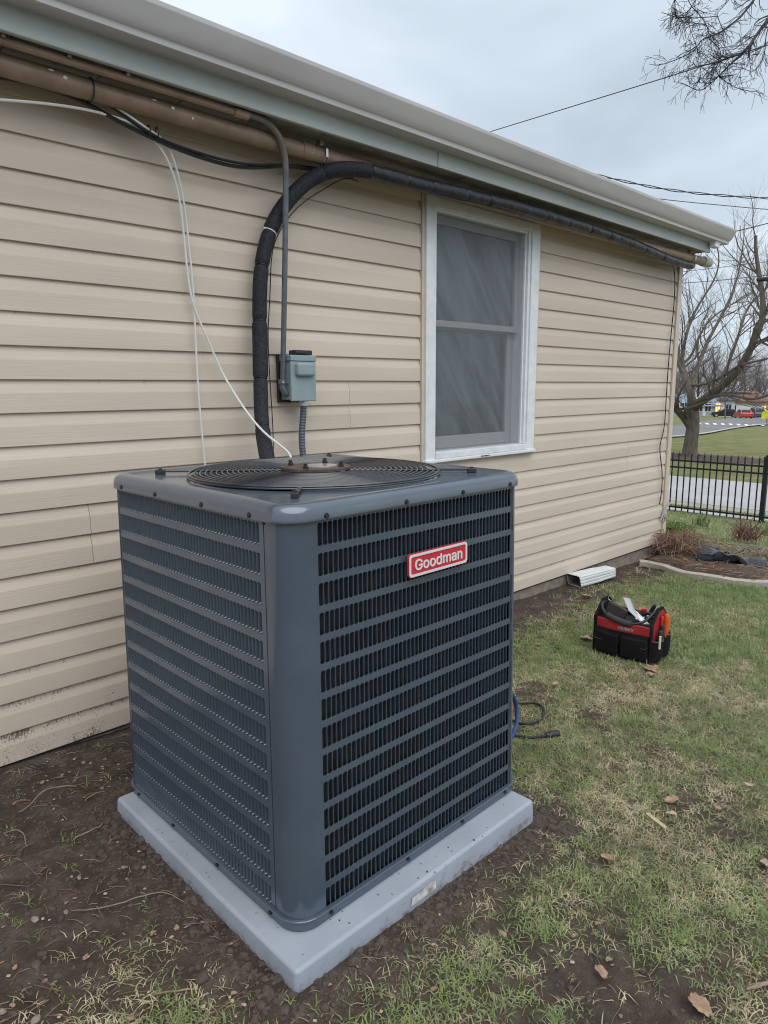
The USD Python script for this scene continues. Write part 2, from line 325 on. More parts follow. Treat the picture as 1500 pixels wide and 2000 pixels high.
# ------------------------------------------------------------------ ground
PAD = dict(x=.5071, y=-1.4937, w=.945, d=.9574, rot=.0141)
def pad_dist(x, y):
    c, s = math.cos(PAD['rot']), math.sin(PAD['rot'])
    dx, dy = x - PAD['x'], y - PAD['y']; a, b = dx * c + dy * s, -dx * s + dy * c
    ox = np.maximum(np.maximum(-a, a - PAD['w']), 0); oy = np.maximum(np.maximum(-b, b - PAD['d']), 0)
    return np.hypot(ox, oy)
def fb(x, y, f, octv=4, seed=0):
    return meshkit.fbm(np.stack([x * f, y * f, np.full_like(x, 3.7)], -1), octv, seed)
def lawn_cover(x, y):
    """How much of the soil the grass covers, 0 to 1."""
    n = .62 * fb(x, y, 2.6, 4, 1) + .38 * fb(x, y, 9., 3, 2)
    d = pad_dist(x, y)
    c = smin(.40, .60, n + .16 * smin(.6, 2.6, x) + .10 * smin(2.2, 5, x))
    front = smin(.04, .26, d + .10 * (fb(x, y, 8, 3, 5) - .5))
    c = c * front
    left = smin(-1.02, -1.55, y + .9 * (fb(x, y, 2.2, 3, 6) - .5) - .25 * smin(.1, .9, x))   # bare soil between the pad and the wall
    c = np.where(x < .75, c * left, c)
    wall = smin(-.12, -.75, y + .35 * (fb(x, y, 3., 3, 8) - .5))
    c = np.where((x >= .75) & (x < 5.0), c * (wall if np.ndim(wall) else wall), c)
    c = np.where((x > 4.97) & (x < 6.45) & (y > -1.9) & (y < .9), c * .06, c)
    return np.where(x > 6.45, np.maximum(c, .9), c)
def relief(x, y):
    d = pad_dist(x, y)
    near = smin(7.5, 5.5, x) * smin(-5, -3.2, y)
    h = .030 * (fb(x, y, 3.2, 4, 11) - .5) + .012 * (fb(x, y, 14, 3, 12) - .5) + .009 * (fb(x, y, 42, 3, 13) - .5) * (1 - .5 * lawn_cover(x, y))
    ridge = .016 * np.exp(-((d - .075) / .06) ** 2) * (.4 + 1.2 * fb(x, y, 9, 3, 14))
    h = h * (1 - .75 * np.exp(-(d / .05) ** 2)) + ridge
    return near * h
def surf_z(x, y):
    x = np.asarray(x, float); y = np.asarray(y, float)
    return ground_z(x) + relief(x, y)

gx = np.r_[-60, -25, -12, -6, -3, -1.8, np.arange(-1.0, 2.3, .0125), np.arange(2.3, 5.6, .028), np.arange(5.6, 12.6, .12), np.arange(12.8, 42, .8), np.geomspace(43, 1500, 40)]
gy = np.r_[-1500, -500, -150, -60, -25, -12, -6, -4, -3.2, np.arange(-2.85, .06, .0125), np.arange(.1, 4, .15), np.arange(4, 40, 1.5), np.geomspace(42, 1500, 30)]
X, Y = np.meshgrid(gx, gy, indexing='ij')
Z = surf_z(X, Y)
nx, ny = X.shape
ii, jj = np.meshgrid(np.arange(nx - 1), np.arange(ny - 1), indexing='ij')
q = np.stack([ii * ny + jj, (ii + 1) * ny + jj, (ii + 1) * ny + jj + 1, ii * ny + jj + 1], -1).reshape(-1, 4)
gm = trimesh.Trimesh(np.stack([X, Y, Z], -1).reshape(-1, 3), np.vstack([q[:, [0, 1, 2]], q[:, [0, 2, 3]]]), process=False)
gp = usdkit.mesh(stage, '/World/ground', gm, ground_m, smooth=True)
cover = lawn_cover(X, Y); cover = np.where(X > 5.2, cover, cover * .32)
UsdGeom.PrimvarsAPI(gp).CreatePrimvar('lawn', Sdf.ValueTypeNames.FloatArray, 'vertex').Set(Vt.FloatArray.FromNumpy(cover.reshape(-1).astype(np.float32)))
tag(gp, kind='structure')

def strip(name, x0, x1, y0, y1, m, lift=.006, ndiv=12, thick=0.0):
    xs = np.unique(np.r_[np.linspace(x0, x1, 6), [g for g in GX if x0 < g < x1]]); ys = np.linspace(y0, y1, ndiv)
    A, B = np.meshgrid(xs, ys, indexing='ij'); Zs = ground_z(A) + lift
    n2 = len(ys); a, b = np.meshgrid(np.arange(len(xs) - 1), np.arange(n2 - 1), indexing='ij')
    qq = np.stack([a * n2 + b, (a + 1) * n2 + b, (a + 1) * n2 + b + 1, a * n2 + b + 1], -1).reshape(-1, 4)
    return obj(name, trimesh.Trimesh(np.stack([A, B, Zs], -1).reshape(-1, 3), np.vstack([qq[:, [0, 1, 2]], qq[:, [0, 2, 3]]]), process=False), m, kind='structure')
strip('alley', 12.25, 17.5, -40, 60, alley_m, .010)
strip('alley_shoulder', 11.75, 12.25, -40, 60, mat('alley_gravel', (.36, .33, .27), .9, var=(.24, .22, .17), vscale=9, bump=.6, bscale=70), .006)
obj('sidewalk_kerb', extrude_x([(-.0, -.1), (.26, -.1), (.26, .035), (.0, .035)], -30, 40, 30).apply_transform(trimesh.transformations.rotation_matrix(math.pi / 2, [0, 0, 1])).apply_translation([11.15, 0, ground_z(11.0)]), concrete_m, kind='structure')

# the far street: near and far edges surveyed along the photograph
near_e = [on_ground(u, v) for u, v in [(1180, 872), (1313, 854.7), (1358, 850), (1407, 842), (1447, 834.7), (1487, 830), (1560, 820), (1640, 812)]]
far_e = [on_ground(u, v) for u, v in [(1180, 843), (1313, 833), (1360, 824), (1400, 820), (1440, 816.5), (1480, 813.5), (1560, 809), (1640, 805)]]
def ribbon(a, b, lift, n=60):
    A, B = spline(a, n), spline(b, n); rows = [A + (B - A) * k for k in np.linspace(0, 1, 8)]
    for r in rows: r[:, 2] = ground_z(r[:, 0]) + lift
    return loft(rows, close=False)
road = obj('road', ribbon(near_e, far_e, .02), asphalt_m, kind='structure')
def toward(a, b, k): return [x + (y - x) * k for x, y in zip(map(np.asarray, a), map(np.asarray, b))]
obj('road_kerb', ribbon(toward(near_e, far_e, -.035), near_e, .10), concrete_m, kind='structure')
for k in range(9):
    c0 = [on_ground(1361 + 15.4 * k + du, 826.2 + .45 * k + dv) for du, dv in ((0, 0), (6, 0), (9.5, 3.0), (2.5, 3.0))]
    v = np.array(c0); v[:, 2] = ground_z(v[:, 0]) + .034
    obj('crosswalk_stripe', trimesh.Trimesh(v, [[0, 1, 2], [0, 2, 3]], process=False), line_m, road)

# ------------------------------------------------------------------ the house
E_, ZB, XC = .1143, -.036, 5.5685
house = thing('house', 'single storey house with beige vinyl lap siding and grey gutter', 'house')
obj('wall', cat_([bx(-4, 5.53, .016, .13, -.05, .87), bx(-4, 2.52, .016, .13, .872, 2.34), bx(3.50, 5.53, .016, .13, .872, 2.34), bx(2.52, 3.50, .016, .13, 2.27, 2.34)]), dark_in, house)
obj('wall', cat_([bx(5.44, 5.54, .135, 7, -1, 2.345), bx(-4, -3.9, .135, 7, -1, 2.345), bx(-3.9, 5.43, 6.9, 7, -1, 2.345)]), trim_beige, house)
obj('foundation', rbox(-4, 5.52, .020, .3, -1.2, -.053, .003), found_m, house)
WX0, WX1, WZ0, WZ1 = 2.491, 3.5236, .8936, 2.2856
def plank(xa, xb, k, z_hi=None):
    z0 = ZB + k * E_
    n = max(2, int((xb - xa) / .12))
    top = E_ + .012 if k < 20 else .130
    prof = np.array([(.015, .004), (.004, 0), (.0006, .0012), (0, .004), (0, .066), (.0012, .071), (.0118, .110), (.0125, top), (.0145, top)])
    xs = np.linspace(xa, xb, n + 1); rings = []
    for x in xs:
        w = .0016 * (meshkit.noise(np.array([x * 1.1, k * 7.3, 0.]), 3) - .5); o = .0016 * (meshkit.noise(np.array([x * 2.3, k * 3.1, 5.]), 4) - .5)
        p = prof.copy(); p[:, 0] = p[:, 0] - .0008 + o * .5; p[:, 1] += z0 + w
        rings.append(np.column_stack([np.full(len(p), x), p]))
    m = loft(rings, close=False)
    cap = []
    for x, fl in ((xa, 1), (xb, 0)):
        tv, tf = trimesh.creation.triangulate_polygon(Polygon(prof), engine='earcut'); tv = tv + [0, z0]
        cap.append(trimesh.Trimesh(np.column_stack([np.full(len(tv), x), tv]), tf[:, ::-1] if fl else tf, process=False))
    return cat_([m] + cap)
xj1, xj2, xj3 = on_wall(178, 1040, 0)[0], on_wall(682, 705, 0)[0], on_wall(1226, 890, 0)[0]
for k in range(21):
    cuts = [(-4.0, 5.50)] if k < 8 else [(-4.0, WX0 - .018), (WX1 + .018, 5.50)]
    for xj, ks in ((xj1, (6, 7)), (xj2, (10, 11)), (xj3, (6, 7)), (-1.1, (2, 3, 14, 15))):
        if k in ks:
            cuts = [s for a, b in cuts for s in (((a, xj - .0008), (xj + .0008, b)) if a < xj < b else ((a, b),))]
    for a, b in cuts:
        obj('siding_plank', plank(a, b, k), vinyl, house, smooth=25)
# corner trim and the channel beside it
obj('corner_trim', cat_([bx(5.505, XC, -.012, -.006, -.045, 2.345), bx(XC - .006, XC, -.006, .075, -.045, 2.345), bx(5.505, 5.509, -.006, .012, -.045, 2.345)]), trim_beige, house)
# soffit boards, fascia, gutter, roof
for i in range(32):
    a = -4 + .30 * i; b = min(a + .296, 5.54)
    if a < 5.5: obj('soffit_panel', rbox(a, b, -.199, .016, 2.346, 2.358, .003, 6), soffit_m, house)
xf = on_wall(849, 312, -.2)[0]
for a, b, o in ((-4, xf - .0015, 0), (xf + .0015, 5.56, .0015)):
    obj('fascia_board', rbox(a, b, -.222 - o, -.2005 - o, 2.340, 2.52, .004, 8), fascia_m, house)
gout = [(-.224, 2.413), (-.292, 2.413), (-.2985, 2.4155), (-.3005, 2.430), (-.302, 2.434), (-.307, 2.436)]
for t in np.linspace(0, 1, 9):
    gout.append((-.311 - .040 * (t ** .8), 2.438 + .062 * t))
gout += [(-.3525, 2.503), (-.3535, 2.516), (-.3505, 2.5185)]
gin = [(y + .0035 if i > 0 else y, z + (.003 if z < 2.43 else 0)) for i, (y, z) in enumerate(gout)][::-1]
gut = obj('gutter', extrude_x(gout + [(-.344, 2.5165)] + gin[1:], -4, 5.715, 30), gutter_m, house, smooth=40)
obj('end_cap', extrude_x(gout + [(-.224, 2.5165)], 5.7155, 5.7185), gutter_m, gut)
obj('outlet', cat_([rbox(5.50, 5.58, -.285, -.235, 2.37, 2.412, .008), rbox(5.49, 5.59, -.29, -.23, 2.404, 2.4128, .003)]), white_paint, gut)
obj('roof', cat_([extrude_x([(-.27, 2.50), (3.3, 3.75), (3.3, 3.78), (-.27, 2.522)], -4.1, 5.66), extrude_x([(3.303, 3.75), (7.3, 2.42), (7.3, 2.45), (3.303, 3.80)], -4.1, 5.66)]), roof_m, house)
obj('gable', extrude_x([(.02, 2.36), (6.98, 2.36), (3.3, 3.735)], 5.44, 5.54), trim_beige, house)

# window
win = obj('window', cat_([bx(WX0 - .016, WX0 + .004, -.010, .014, WZ0 - .012, WZ1 + .02), bx(WX1 - .004, WX1 + .018, -.010, .014, WZ0 - .012, WZ1 + .02), bx(WX0 + .0045, WX1 - .0045, -.010, .014, WZ0 - .0125, WZ0 + .006)]), trim_beige, house, label='double hung window with white casing and insect screen')
cw = .083
IX0, IX1, IZ0, IZ1 = WX0 + .082, WX1 - .085, WZ0 + .055, WZ1 - .055
obj('casing', cat_([rbox(WX0 + .004, IX0, -.022, .03, WZ0 + .008, WZ1, .003), rbox(IX1, WX1 - .004, -.022, .03, WZ0 + .008, WZ1, .003), rbox(IX0 + .0005, IX1 - .0005, -.021, .03, IZ1, WZ1 - .001, .003)]), white_paint, win)
obj('sill', cat_([rbox(WX0 - .002, WX1 + .004, -.034, .05, WZ0 - .006, WZ0 + .013, .004), rbox(IX0 + .001, IX1 - .001, -.028, .10, WZ0 + .0135, IZ0 - .004, .004)]), white_paint, win)
obj('jamb', cat_([rbox(IX0 - .0005, IX0 + .010, -.006, .16, IZ0, IZ1, .002), rbox(IX1 - .024, IX1 + .0005, -.012, .012, IZ0 - .003, IZ1, .003), rbox(IX1 - .040, IX1 - .0245, .002, .16, IZ0 - .003, IZ1, .003), rbox(IX0 + .0105, IX1 - .0245, -.006, .16, IZ1 - .012, IZ1 + .0005, .002)]), white_paint, win)
SX0, SX1 = IX0 + .0105, IX1 - .0405
obj('insect_screen', bx(SX0, SX1, .014, .0145, IZ0, IZ1 - .0125), screen_m, win)
zm = on_wall(930, 640, .05)[2]
def sash(x0, x1, z0, z1, y, w, wb):
    return cat_([rbox(x0, x0 + w, y, y + .032, z0, z1, .003), rbox(x1 - w, x1, y, y + .032, z0, z1, .003), rbox(x0 + w + .0003, x1 - w - .0003, y + .001, y + .031, z0, z0 + wb, .003), rbox(x0 + w + .0003, x1 - w - .0003, y + .001, y + .031, z1 - .045, z1, .003)])
us = obj('sash', sash(SX0, SX1, zm - .012, IZ1 - .0128, .040, .042, .035), sash_m, win, label='upper sash with dark band under its head')
obj('pane', bx(SX0 + .04, SX1 - .04, .054, .057, zm + .02, IZ1 - .05), glass_m, win)
obj('sash', sash(SX0 + .004, SX1 - .004, IZ0 + .003, zm + .022, .078, .052, .07), sash_m, win, label='lower sash set deeper in the frame')
obj('pane', bx(SX0 + .05, SX1 - .05, .092, .095, IZ0 + .07, zm - .02), glass_m, win)
obj('sill_liner', rbox(SX0, SX1, .012, .16, IZ0 - .004, IZ0 + .002, .001), sash_m, win)
xs = np.linspace(SX0 + .01, SX1 - .085, 90)
def curtain(z0, z1, seed, y0):
    zs = np.linspace(z0, z1, 20); Vv = []
    for z in zs:
        yy = y0 + .012 * np.sin(xs * 34 + z * 9 + 2 * math.sin(z * 3 + seed)) + .03 * meshkit.noise(np.stack([xs * 7 + z * 2.5, np.full_like(xs, z * 1.2), np.full_like(xs, seed)], -1), 2)
        Vv.append(np.column_stack([xs, yy, np.full_like(xs, z)]))
    return loft(Vv, close=False)
obj('curtain', curtain(IZ0 + .03, IZ1 - .135, 1.0, .122), curtain_m, win, smooth=True)
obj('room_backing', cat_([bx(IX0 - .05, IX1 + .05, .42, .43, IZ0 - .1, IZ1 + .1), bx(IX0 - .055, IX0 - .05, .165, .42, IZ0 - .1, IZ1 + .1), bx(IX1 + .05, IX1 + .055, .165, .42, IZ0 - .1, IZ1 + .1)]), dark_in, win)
obj('peeled_paint', cat_([rbox(on_wall(940, 881, -.035)[0] + d, on_wall(940, 881, -.035)[0] + d + w_, -.0352, -.0335, WZ0 + .001, WZ0 + .008, .0008, 6) for d, w_ in ((0, .02), (.024, .04), (.07, .012))]), black_plastic, win)
tp = on_wall(1296, 993, -.014)
obj('torn_tape', cat_([trimesh.Trimesh([tp + [.075, -.004, .04], tp + [.09, -.03, .055], tp + [.02, -.006, -.03], tp + [-.01, -.003, -.02], tp + [-.035, -.004, -.10], tp + [-.05, -.002, -.09], tp + [.085, .01, .02]], [[0, 1, 2], [0, 2, 3], [3, 2, 4], [3, 4, 5], [1, 6, 2]], process=False)]), mat('grey_tape', (.36, .37, .35), .5), house)
obj('broken_edge', cat_([tube(np.array([tp + [a, -.004, b], tp + [a + c, -.012, b - d]]), .0025, 4) for a, b, c, d in ((.0, -.06, .02, .06), (-.02, -.08, .01, .05), (.02, -.05, .03, .05), (-.04, -.1, -.03, .01), (.03, -.08, .01, .03))]), mat('broken_backing', (.10, .075, .06), .8), house)

# ------------------------------------------------------------------ pipes and cables on the wall
bp = [on_wall(u, v, -.112) for u, v in [(-60, 120), (400, 237), (640, 302), (1000, 407)]] + [on_wall(1383, 513, -.15)]
zmean = 2.286
bp = np.array([[-4, -.112, zmean], [1.0, -.112, zmean], [3.0, -.118, zmean - .002], [5.70, -.15, 2.292]])
pipe = thing('vent_pipe', 'long brown painted pipe under the eave with white scuffs', 'pipe')
obj('pipe', tube(spline(bp, 60), .033, 16), brown_pipe_m, pipe)
for x in (1.62, 3.7):
    obj('coupling', tube([[x, -.113, zmean], [x + .055, -.113, zmean]], .0355, 16), brown_pipe_m, pipe)
obj('end_fitting', tube([[5.60, -.149, 2.2915], [5.72, -.1505, 2.2922]], .038, 16), tan_pipe_m, pipe)
for u, v in ((637, 300), (1349, 497)):
    c = on_wall(u, v, -.145); x = c[0]; yy = -.112 if x < 3 else -.147
    ring = [[x, yy + .036 * math.cos(a), zmean + .004 + .036 * math.sin(a)] for a in np.linspace(.4, 2 * math.pi + .4, 20)]
    st = obj('strap', cat_([tube(ring, .0035, 5), rbox(x - .006, x + .006, yy - .042, yy - .036, zmean - .015, zmean + .02, .001), rbox(x - .012, x + .012, yy - .01, yy + .03, zmean + .037, 2.3455, .002)]), bright_metal, pipe)
for i in range(9):
    x = RNG.uniform(.6, 2.3); a = RNG.uniform(2.4, 3.6)
    s = trimesh.creation.icosphere(1, 1.0); s.apply_scale([RNG.uniform(.004, .012), .004, RNG.uniform(.003, .007)]); s.apply_translation([x, -.112 + .0325 * math.cos(a), zmean + .0325 * math.sin(a)])
    obj('paint_scuff', s, mat(f'scuff_{i}', (.62, .60, .55), .7), pipe)
cond = thing('electrical_conduit', 'slim grey conduit bending down from the eave to the disconnect box', 'conduit')
zc = 2.327
c0 = [[-4, -.180, zc], [.6, -.180, zc], [on_wall(470, 217, -.18)[0], -.180, zc]]
cb = [c0[2]] + [on_wall(u, v, y).tolist() for u, v, y in [(512, 234, -.175), (538, 256, -.165), (553, 290, -.15), (558, 330, -.135)]]
vx = [on_wall(u, v, y) for u, v, y in [(558, 330, -.135), (558, 380, -.122), (557, 480, -.108), (555, 600, -.085), (553, 700, -.068), (552, 752, -.06)]]
obj('upper_run', tube(c0, .0125, 10), brown_pipe_m, cond, label='brown painted run under the soffit')
obj('bend', tube(spline(cb, 20), .0125, 10), mat('conduit_rusty_paint', (.19, .14, .11), .5, var=(.13, .13, .13), vscale=25), cond)
obj('drop', tube(spline(vx, 40), .0122, 10), conduit_m, cond)
cx = c0[2][0]
obj('coupling', tube([[cx - .03, -.18, zc], [cx + .03, -.18, zc]], .0165, 10), brown_pipe_m, cond)
for x in np.arange(-.1, 1.0, .19):
    obj('clip', rbox(x - .006, x + .006, -.2, -.16, zc + .004, 2.3455, .002), brown_pipe_m, cond)
pe = vx[-1]
obj('elbow', cat_([tube(spline([pe + [0, 0, .01], pe + [0.002, -.002, -.02], pe + [.014, -.004, -.036], pe + [.035, -.004, -.034]], 12), .0155, 10), tube([pe + [-.002, 0, .004], pe + [0, 0, .022]], .0185, 8)]), conduit_m, cond)
for a in (-1, 1):
    obj('screw', disc(pe[0] + .012 * a, pe[1] - .018, pe[2] + .012, .004, .008, 8, 'y'), bright_metal, cond)

# disconnect box: a body, a hinged cover with a pressed bump, a black handle on top
DB = on_wall(590, 735, -.10); bx0, bx1, bz0, bz1 = 1.548, 1.685, on_wall(560, 784, -.10)[2], on_wall(570, 693, -.10)[2]
box_t = thing('disconnect_box', 'grey enamel electrical disconnect box on the siding with pressed cover', 'electrical box', (0, 0, 0))
obj('body', rbox(bx0 + .004, bx1 - .004, -.088, .0, bz0 + .006, bz1 - .006, .004), box_m, box_t)
cov = obj('cover', rbox(bx0, bx1, -.102, -.0885, bz0, bz1 - .026, .0035), box_m, box_t)
obj('pressed_bump', rbox(bx0 + .022, bx1 - .014, -.116, -.1, bz0 + .108, bz0 + .168, .0125, 16), box_m, cov)
obj('rain_hood', rbox(bx0 - .002, bx1 + .003, -.1055, -.001, bz1 - .0255, bz1, .003), box_m, box_t)
obj('handle', cat_([rbox(bx0 + .028, bx1 - .016, -.10, -.05, bz1 + .002, bz1 + .022, .003), rbox(bx0 + .03, bx1 - .05, -.102, -.052, bz1 + .006, bz1 + .018, .003)]), black_plastic, box_t)
obj('back_plate', rbox(bx0 - .008, bx1 - .02, -.02, -.0005, bz0 - .006, bz1 + .006, .002), black_plastic, box_t)
obj('screw', disc((bx0 + bx1) / 2 + .02, -.0895, bz0 - .002, .004, .006, 8), bright_metal, box_t)
fl = thing('flexible_conduit', 'short ribbed dark grey flexible conduit hanging below the disconnect box', 'conduit')
fx = bx0 + .085
fpts = spline([[fx + .01, -.06, bz0 - .012], [fx + .004, -.062, bz0 - .07], [fx - .012, -.07, bz0 - .16], [fx - .014, -.09, bz0 - .28], [fx - .0, -.16, bz0 - .42], [fx - .03, -.40, .64]], 170)
rr = np.where(np.arange(170) % 3 == 0, .0135, .0158)
obj('ribbed_hose', tube(fpts, rr, 10), flex_m, fl)
obj('connector', cat_([disc(fx + .01, -.06, bz0 - .012, .018, .02, 8), disc(fx + .01, -.06, bz0 - .004, .0215, .007, 6)]), bright_metal, fl)

# insulated refrigerant line
ip = [on_wall(u, v, y) for u, v, y in [(524, 905, -.30), (519, 880, -.24), (512, 830, -.15), (509, 760, -.10), (508, 680, -.075), (507, 600, -.065), (510, 530, -.06), (520, 475, -.058), (540, 425, -.058), (570, 383, -.07), (605, 352, -.095), (645, 334, -.135), (690, 330, -.172), (750, 342, -.184), (825, 361, -.186), (910, 380, -.186), (1000, 402, -.186), (1080, 425, -.186), (1150, 446, -.182), (1230, 474, -.168), (1290, 499, -.15), (1352, 519, -.13)]]
lo = [[ip[0][0] + .02, -.42, .55], [ip[0][0] + .01, -.36, .72]]
line = spline(lo + [p.tolist() for p in ip], 420)
seg = np.r_[0, np.cumsum(np.linalg.norm(np.diff(line, axis=0), axis=1))]
lineset = thing('insulated_line', 'thick black foam insulated refrigerant line curving up and along the eave', 'pipe')
bands = [on_wall(u, v, -.09 if u < 640 else -.18) for u, v in [(519, 838), (508, 740), (507, 628), (512, 517), (528, 445), (648, 333), (722, 337), (790, 352), (838, 364), (905, 378), (950, 390), (1000, 402), (1062, 420), (1105, 434), (1150, 446), (1188, 459), (1232, 475), (1262, 487), (1300, 503)]]
cutsi = sorted({int(np.argmin(np.linalg.norm((line - b)[:, [0, 2]], axis=1))) for b in bands})
cutsi = [0] + cutsi + [len(line) - 1]
iflex = int(np.argmin(np.linalg.norm((line - on_wall(655, 333, -.15))[:, [0, 2]], axis=1)))
for a, b in zip(cutsi[:-1], cutsi[1:]):
    n = b - a + 1
    if n < 4: continue
    t = np.linspace(0, 1, n); e = np.minimum(t, 1 - t) * (seg[b] - seg[a])
    R = .0315 + RNG.uniform(-.0012, .0012) - (.0035 if a > iflex else .0055) * np.exp(-(e / .006) ** 2)
    far = a > iflex
    R = R + (.0035 * (meshkit.noise(np.column_stack([seg[a:b + 1] * 17, seg[a:b + 1] * 0, seg[a:b + 1] * 0]), 5) - .5) if far else 0)
    m_ = tube(line[a:b + 1], R, 18)
    v = np.array(m_.vertices); v += (.004 if far else .0022) * (meshkit.fbm(v * (60 if far else 110), 2, 4)[:, None] - .5) * np.array([1, 1, 1]); m_.vertices = v
    obj('insulation_sleeve' if not far else 'taped_sleeve', m_, tape_m if far else foam_m, lineset)
for k, i in enumerate(cutsi[1:-1]):
    a, b = line[max(i - 1, 0)], line[min(i + 1, len(line) - 1)]; d = (b - a) / np.linalg.norm(b - a); h = np.cross(d, [0, 1, 0]); h /= np.linalg.norm(h); g = np.cross(d, h)
    ring = [line[i] + .0275 * (math.cos(t) * h + math.sin(t) * g) for t in np.linspace(0, 2 * math.pi, 20)]
    wt = k == 4
    obj('cable_tie', cat_([tube(ring, .0022 if not wt else .003, 5), rbox(*sum(([c - .004, c + .004] for c in (line[i] + .029 * h)), []), .001, 6)]), cable_white if wt else cable_black, lineset)
tie_x = [on_wall(u, v, -.1) for u, v in ((173, 180),)]
for p in tie_x:
    ring = [[p[0], -.112 - (.032 if p[0] > 1.9 else 0) + (.037 if p[0] < 1.9 else .075) * math.cos(a), (zmean if p[0] < 1.9 else zmean - .03) + (.037 if p[0] < 1.9 else .066) * math.sin(a)] for a in np.linspace(0, 2 * math.pi, 24)]
    obj('cable_tie', tube(ring, .0024, 5), cable_black, lineset)
def cable(name, label, cat, pts, r, m, n=60, group=None):
    P_ = np.array([on_wall(*p) for p in pts])
    return obj(name, tube(spline(P_, n), r, 7), m, label=label, cat=cat, group=group)
cable('white_cable', 'white cable entering from the far left, then dropping and curving to the unit', 'cable', [(-120, 190, -.1), (0, 195, -.1), (75, 201, -.1), (150, 211, -.095), (225, 229, -.09), (290, 262, -.085), (320, 300, -.07), (345, 365, -.05), (358, 450, -.035), (366, 530, -.03), (378, 595, -.03), (402, 655, -.035), (434, 727, -.05), (472, 790, -.13), (520, 848, -.24), (556, 877, -.33), (568, 893, -.40), (566, 925, -.47)], .0046, cable_white, 120)
cable('white_cable', 'white cable from under the brown pipe, hanging straight down behind the unit', 'cable', [(188, 190, -.1), (215, 203, -.1), (250, 225, -.1), (292, 254, -.098), (322, 278, -.08), (343, 325, -.06), (358, 390, -.04), (368, 470, -.03), (376, 550, -.025), (381, 640, -.024), (386, 740, -.024), (393, 830, -.024), (400, 905, -.024), (404, 960, -.024)], .0042, cable_white, 100)
cable('black_cable', 'black cable sagging below the brown pipe, the lower of a pair', 'cable', [(-120, 130, -.08), (0, 150, -.08), (80, 168, -.08), (160, 198, -.085), (230, 236, -.09), (290, 266, -.09), (340, 288, -.085), (410, 313, -.08), (480, 327, -.08), (560, 325, -.08), (615, 333, -.08), (690, 345, -.07)], .0075, cable_black, 90)
cable('black_cable', 'thin black cable running just above the other black one', 'cable', [(-120, 118, -.075), (0, 143, -.075), (90, 160, -.075), (180, 188, -.08), (240, 224, -.095), (292, 260, -.098), (345, 284, -.09), (420, 308, -.088), (490, 321, -.088), (560, 322, -.086), (620, 329, -.08), (700, 340, -.065)], .0055, cable_black, 90)
bt = on_wall(293, 260, -.098)
for d, w_ in ((0, 'left'), (.03, 'right')):
    obj('cable_tie', tube([bt + [-.006 + d, -.004 + .012 * math.cos(a), .004 + .02 * math.sin(a)] for a in np.linspace(0, 2 * math.pi, 16)], .0028, 5), cable_black, label=w_ + ' one of two black ties bundling the white and black cables', cat='cable tie')
cable('signal_wire', 'thin dark wire hanging right beside the insulated line', 'wire', [(700, 355, -.02), (670, 350, -.02), (640, 365, -.02), (600, 390, -.02), (560, 430, -.03), (535, 480, -.03), (528, 560, -.025), (524, 640, -.025), (526, 720, -.025), (531, 800, -.025), (534, 900, -.03)], .0022, cable_black, 80)
cable('corner_cable', 'black cable running down the corner of the house', 'cable', [(1290, 495, -.08), (1305, 512, -.05), (1317, 530, -.022), (1318, 560, -.02), (1312, 640, -.018), (1305, 720, -.018), (1300, 800, -.018), (1294, 850, -.02), (1290, 865, -.022), (1292, 910, -.018), (1292, 960, -.018), (1288, 985, -.014)], .0042, cable_black, 80)

# ------------------------------------------------------------------ concrete-look pad and the outdoor unit
pad = thing('equipment_pad', 'pale blue grey plastic equipment pad under the air conditioner', 'pad', (PAD['x'], PAD['y'], 0), PAD['rot'])
W_, D_ = PAD['w'], PAD['d']
def rrect(w, d, r, off, z, n=9, x0=0., y0=0.):
    o = []
    rr_ = max(r + off, .002)
    for cx_, cy_, a0 in ((w - r, d - r, 0), (r, d - r, 90), (r, r, 180), (w - r, r, 270)):
        for a in np.radians(np.linspace(a0, a0 + 90, n)): o.append((x0 + cx_ + rr_ * math.cos(a), y0 + cy_ + rr_ * math.sin(a), z))
    return np.array(o)
def sub(ring, k=8):
    out = []
    for a, b in zip(ring, np.roll(ring, -1, 0)):
        m_ = max(1, int(np.linalg.norm(b - a) / .05)); out += [a + (b - a) * t for t in np.arange(m_) / m_]
    return np.array(out)
prings = [sub(rrect(W_, D_, .012, o, z)) for o, z in ((.006, -.16), (.004, -.05), (.001, -.008), (-.002, -.003), (-.007, 0.0), (-.03, .0005))]
pm = loft([r for r in prings], cap_last=True)
v = np.array(pm.vertices); v[:, 2] += .0015 * (meshkit.noise(v * [6, 6, 0.], 8) - .5) * (v[:, 2] > -.02); pm.vertices = v
obj('slab', pm, pad_m, pad, smooth=50)
lab = [.37, .47]
obj('paper_label', trimesh.Trimesh([[lab[0], -.0065, -.045], [lab[1], -.006, -.045], [lab[1] - .002, -.0045, -.016], [lab[0] + .005, -.005, -.022]], [[0, 1, 2], [0, 2, 3]], process=False), paper_m, pad, label='torn white paper label on the front edge')
dirt = []
for i in range(20):
    a = RNG.uniform(.02, .93) if i % 2 else RNG.normal(.5, .10); b = RNG.uniform(.005, .075)
    s = trimesh.creation.icosphere(1, 1.); s.apply_scale(RNG.gamma(2, .0008, 3) + .0005); s.apply_translation([a, b, .001]); dirt.append(s)
for i in range(12):
    s = trimesh.creation.icosphere(1, 1.); s.apply_scale(RNG.uniform(.0006, .002, 3)); s.apply_translation([RNG.uniform(.005, .06), RNG.uniform(.02, .93), .001]); dirt.append(s)
obj('soil_crumbs', cat_(dirt), clod_m, label='crumbs of soil scattered on the rim of the grey pad', cat='soil', kind='stuff', at=(PAD['x'], PAD['y'], 0))

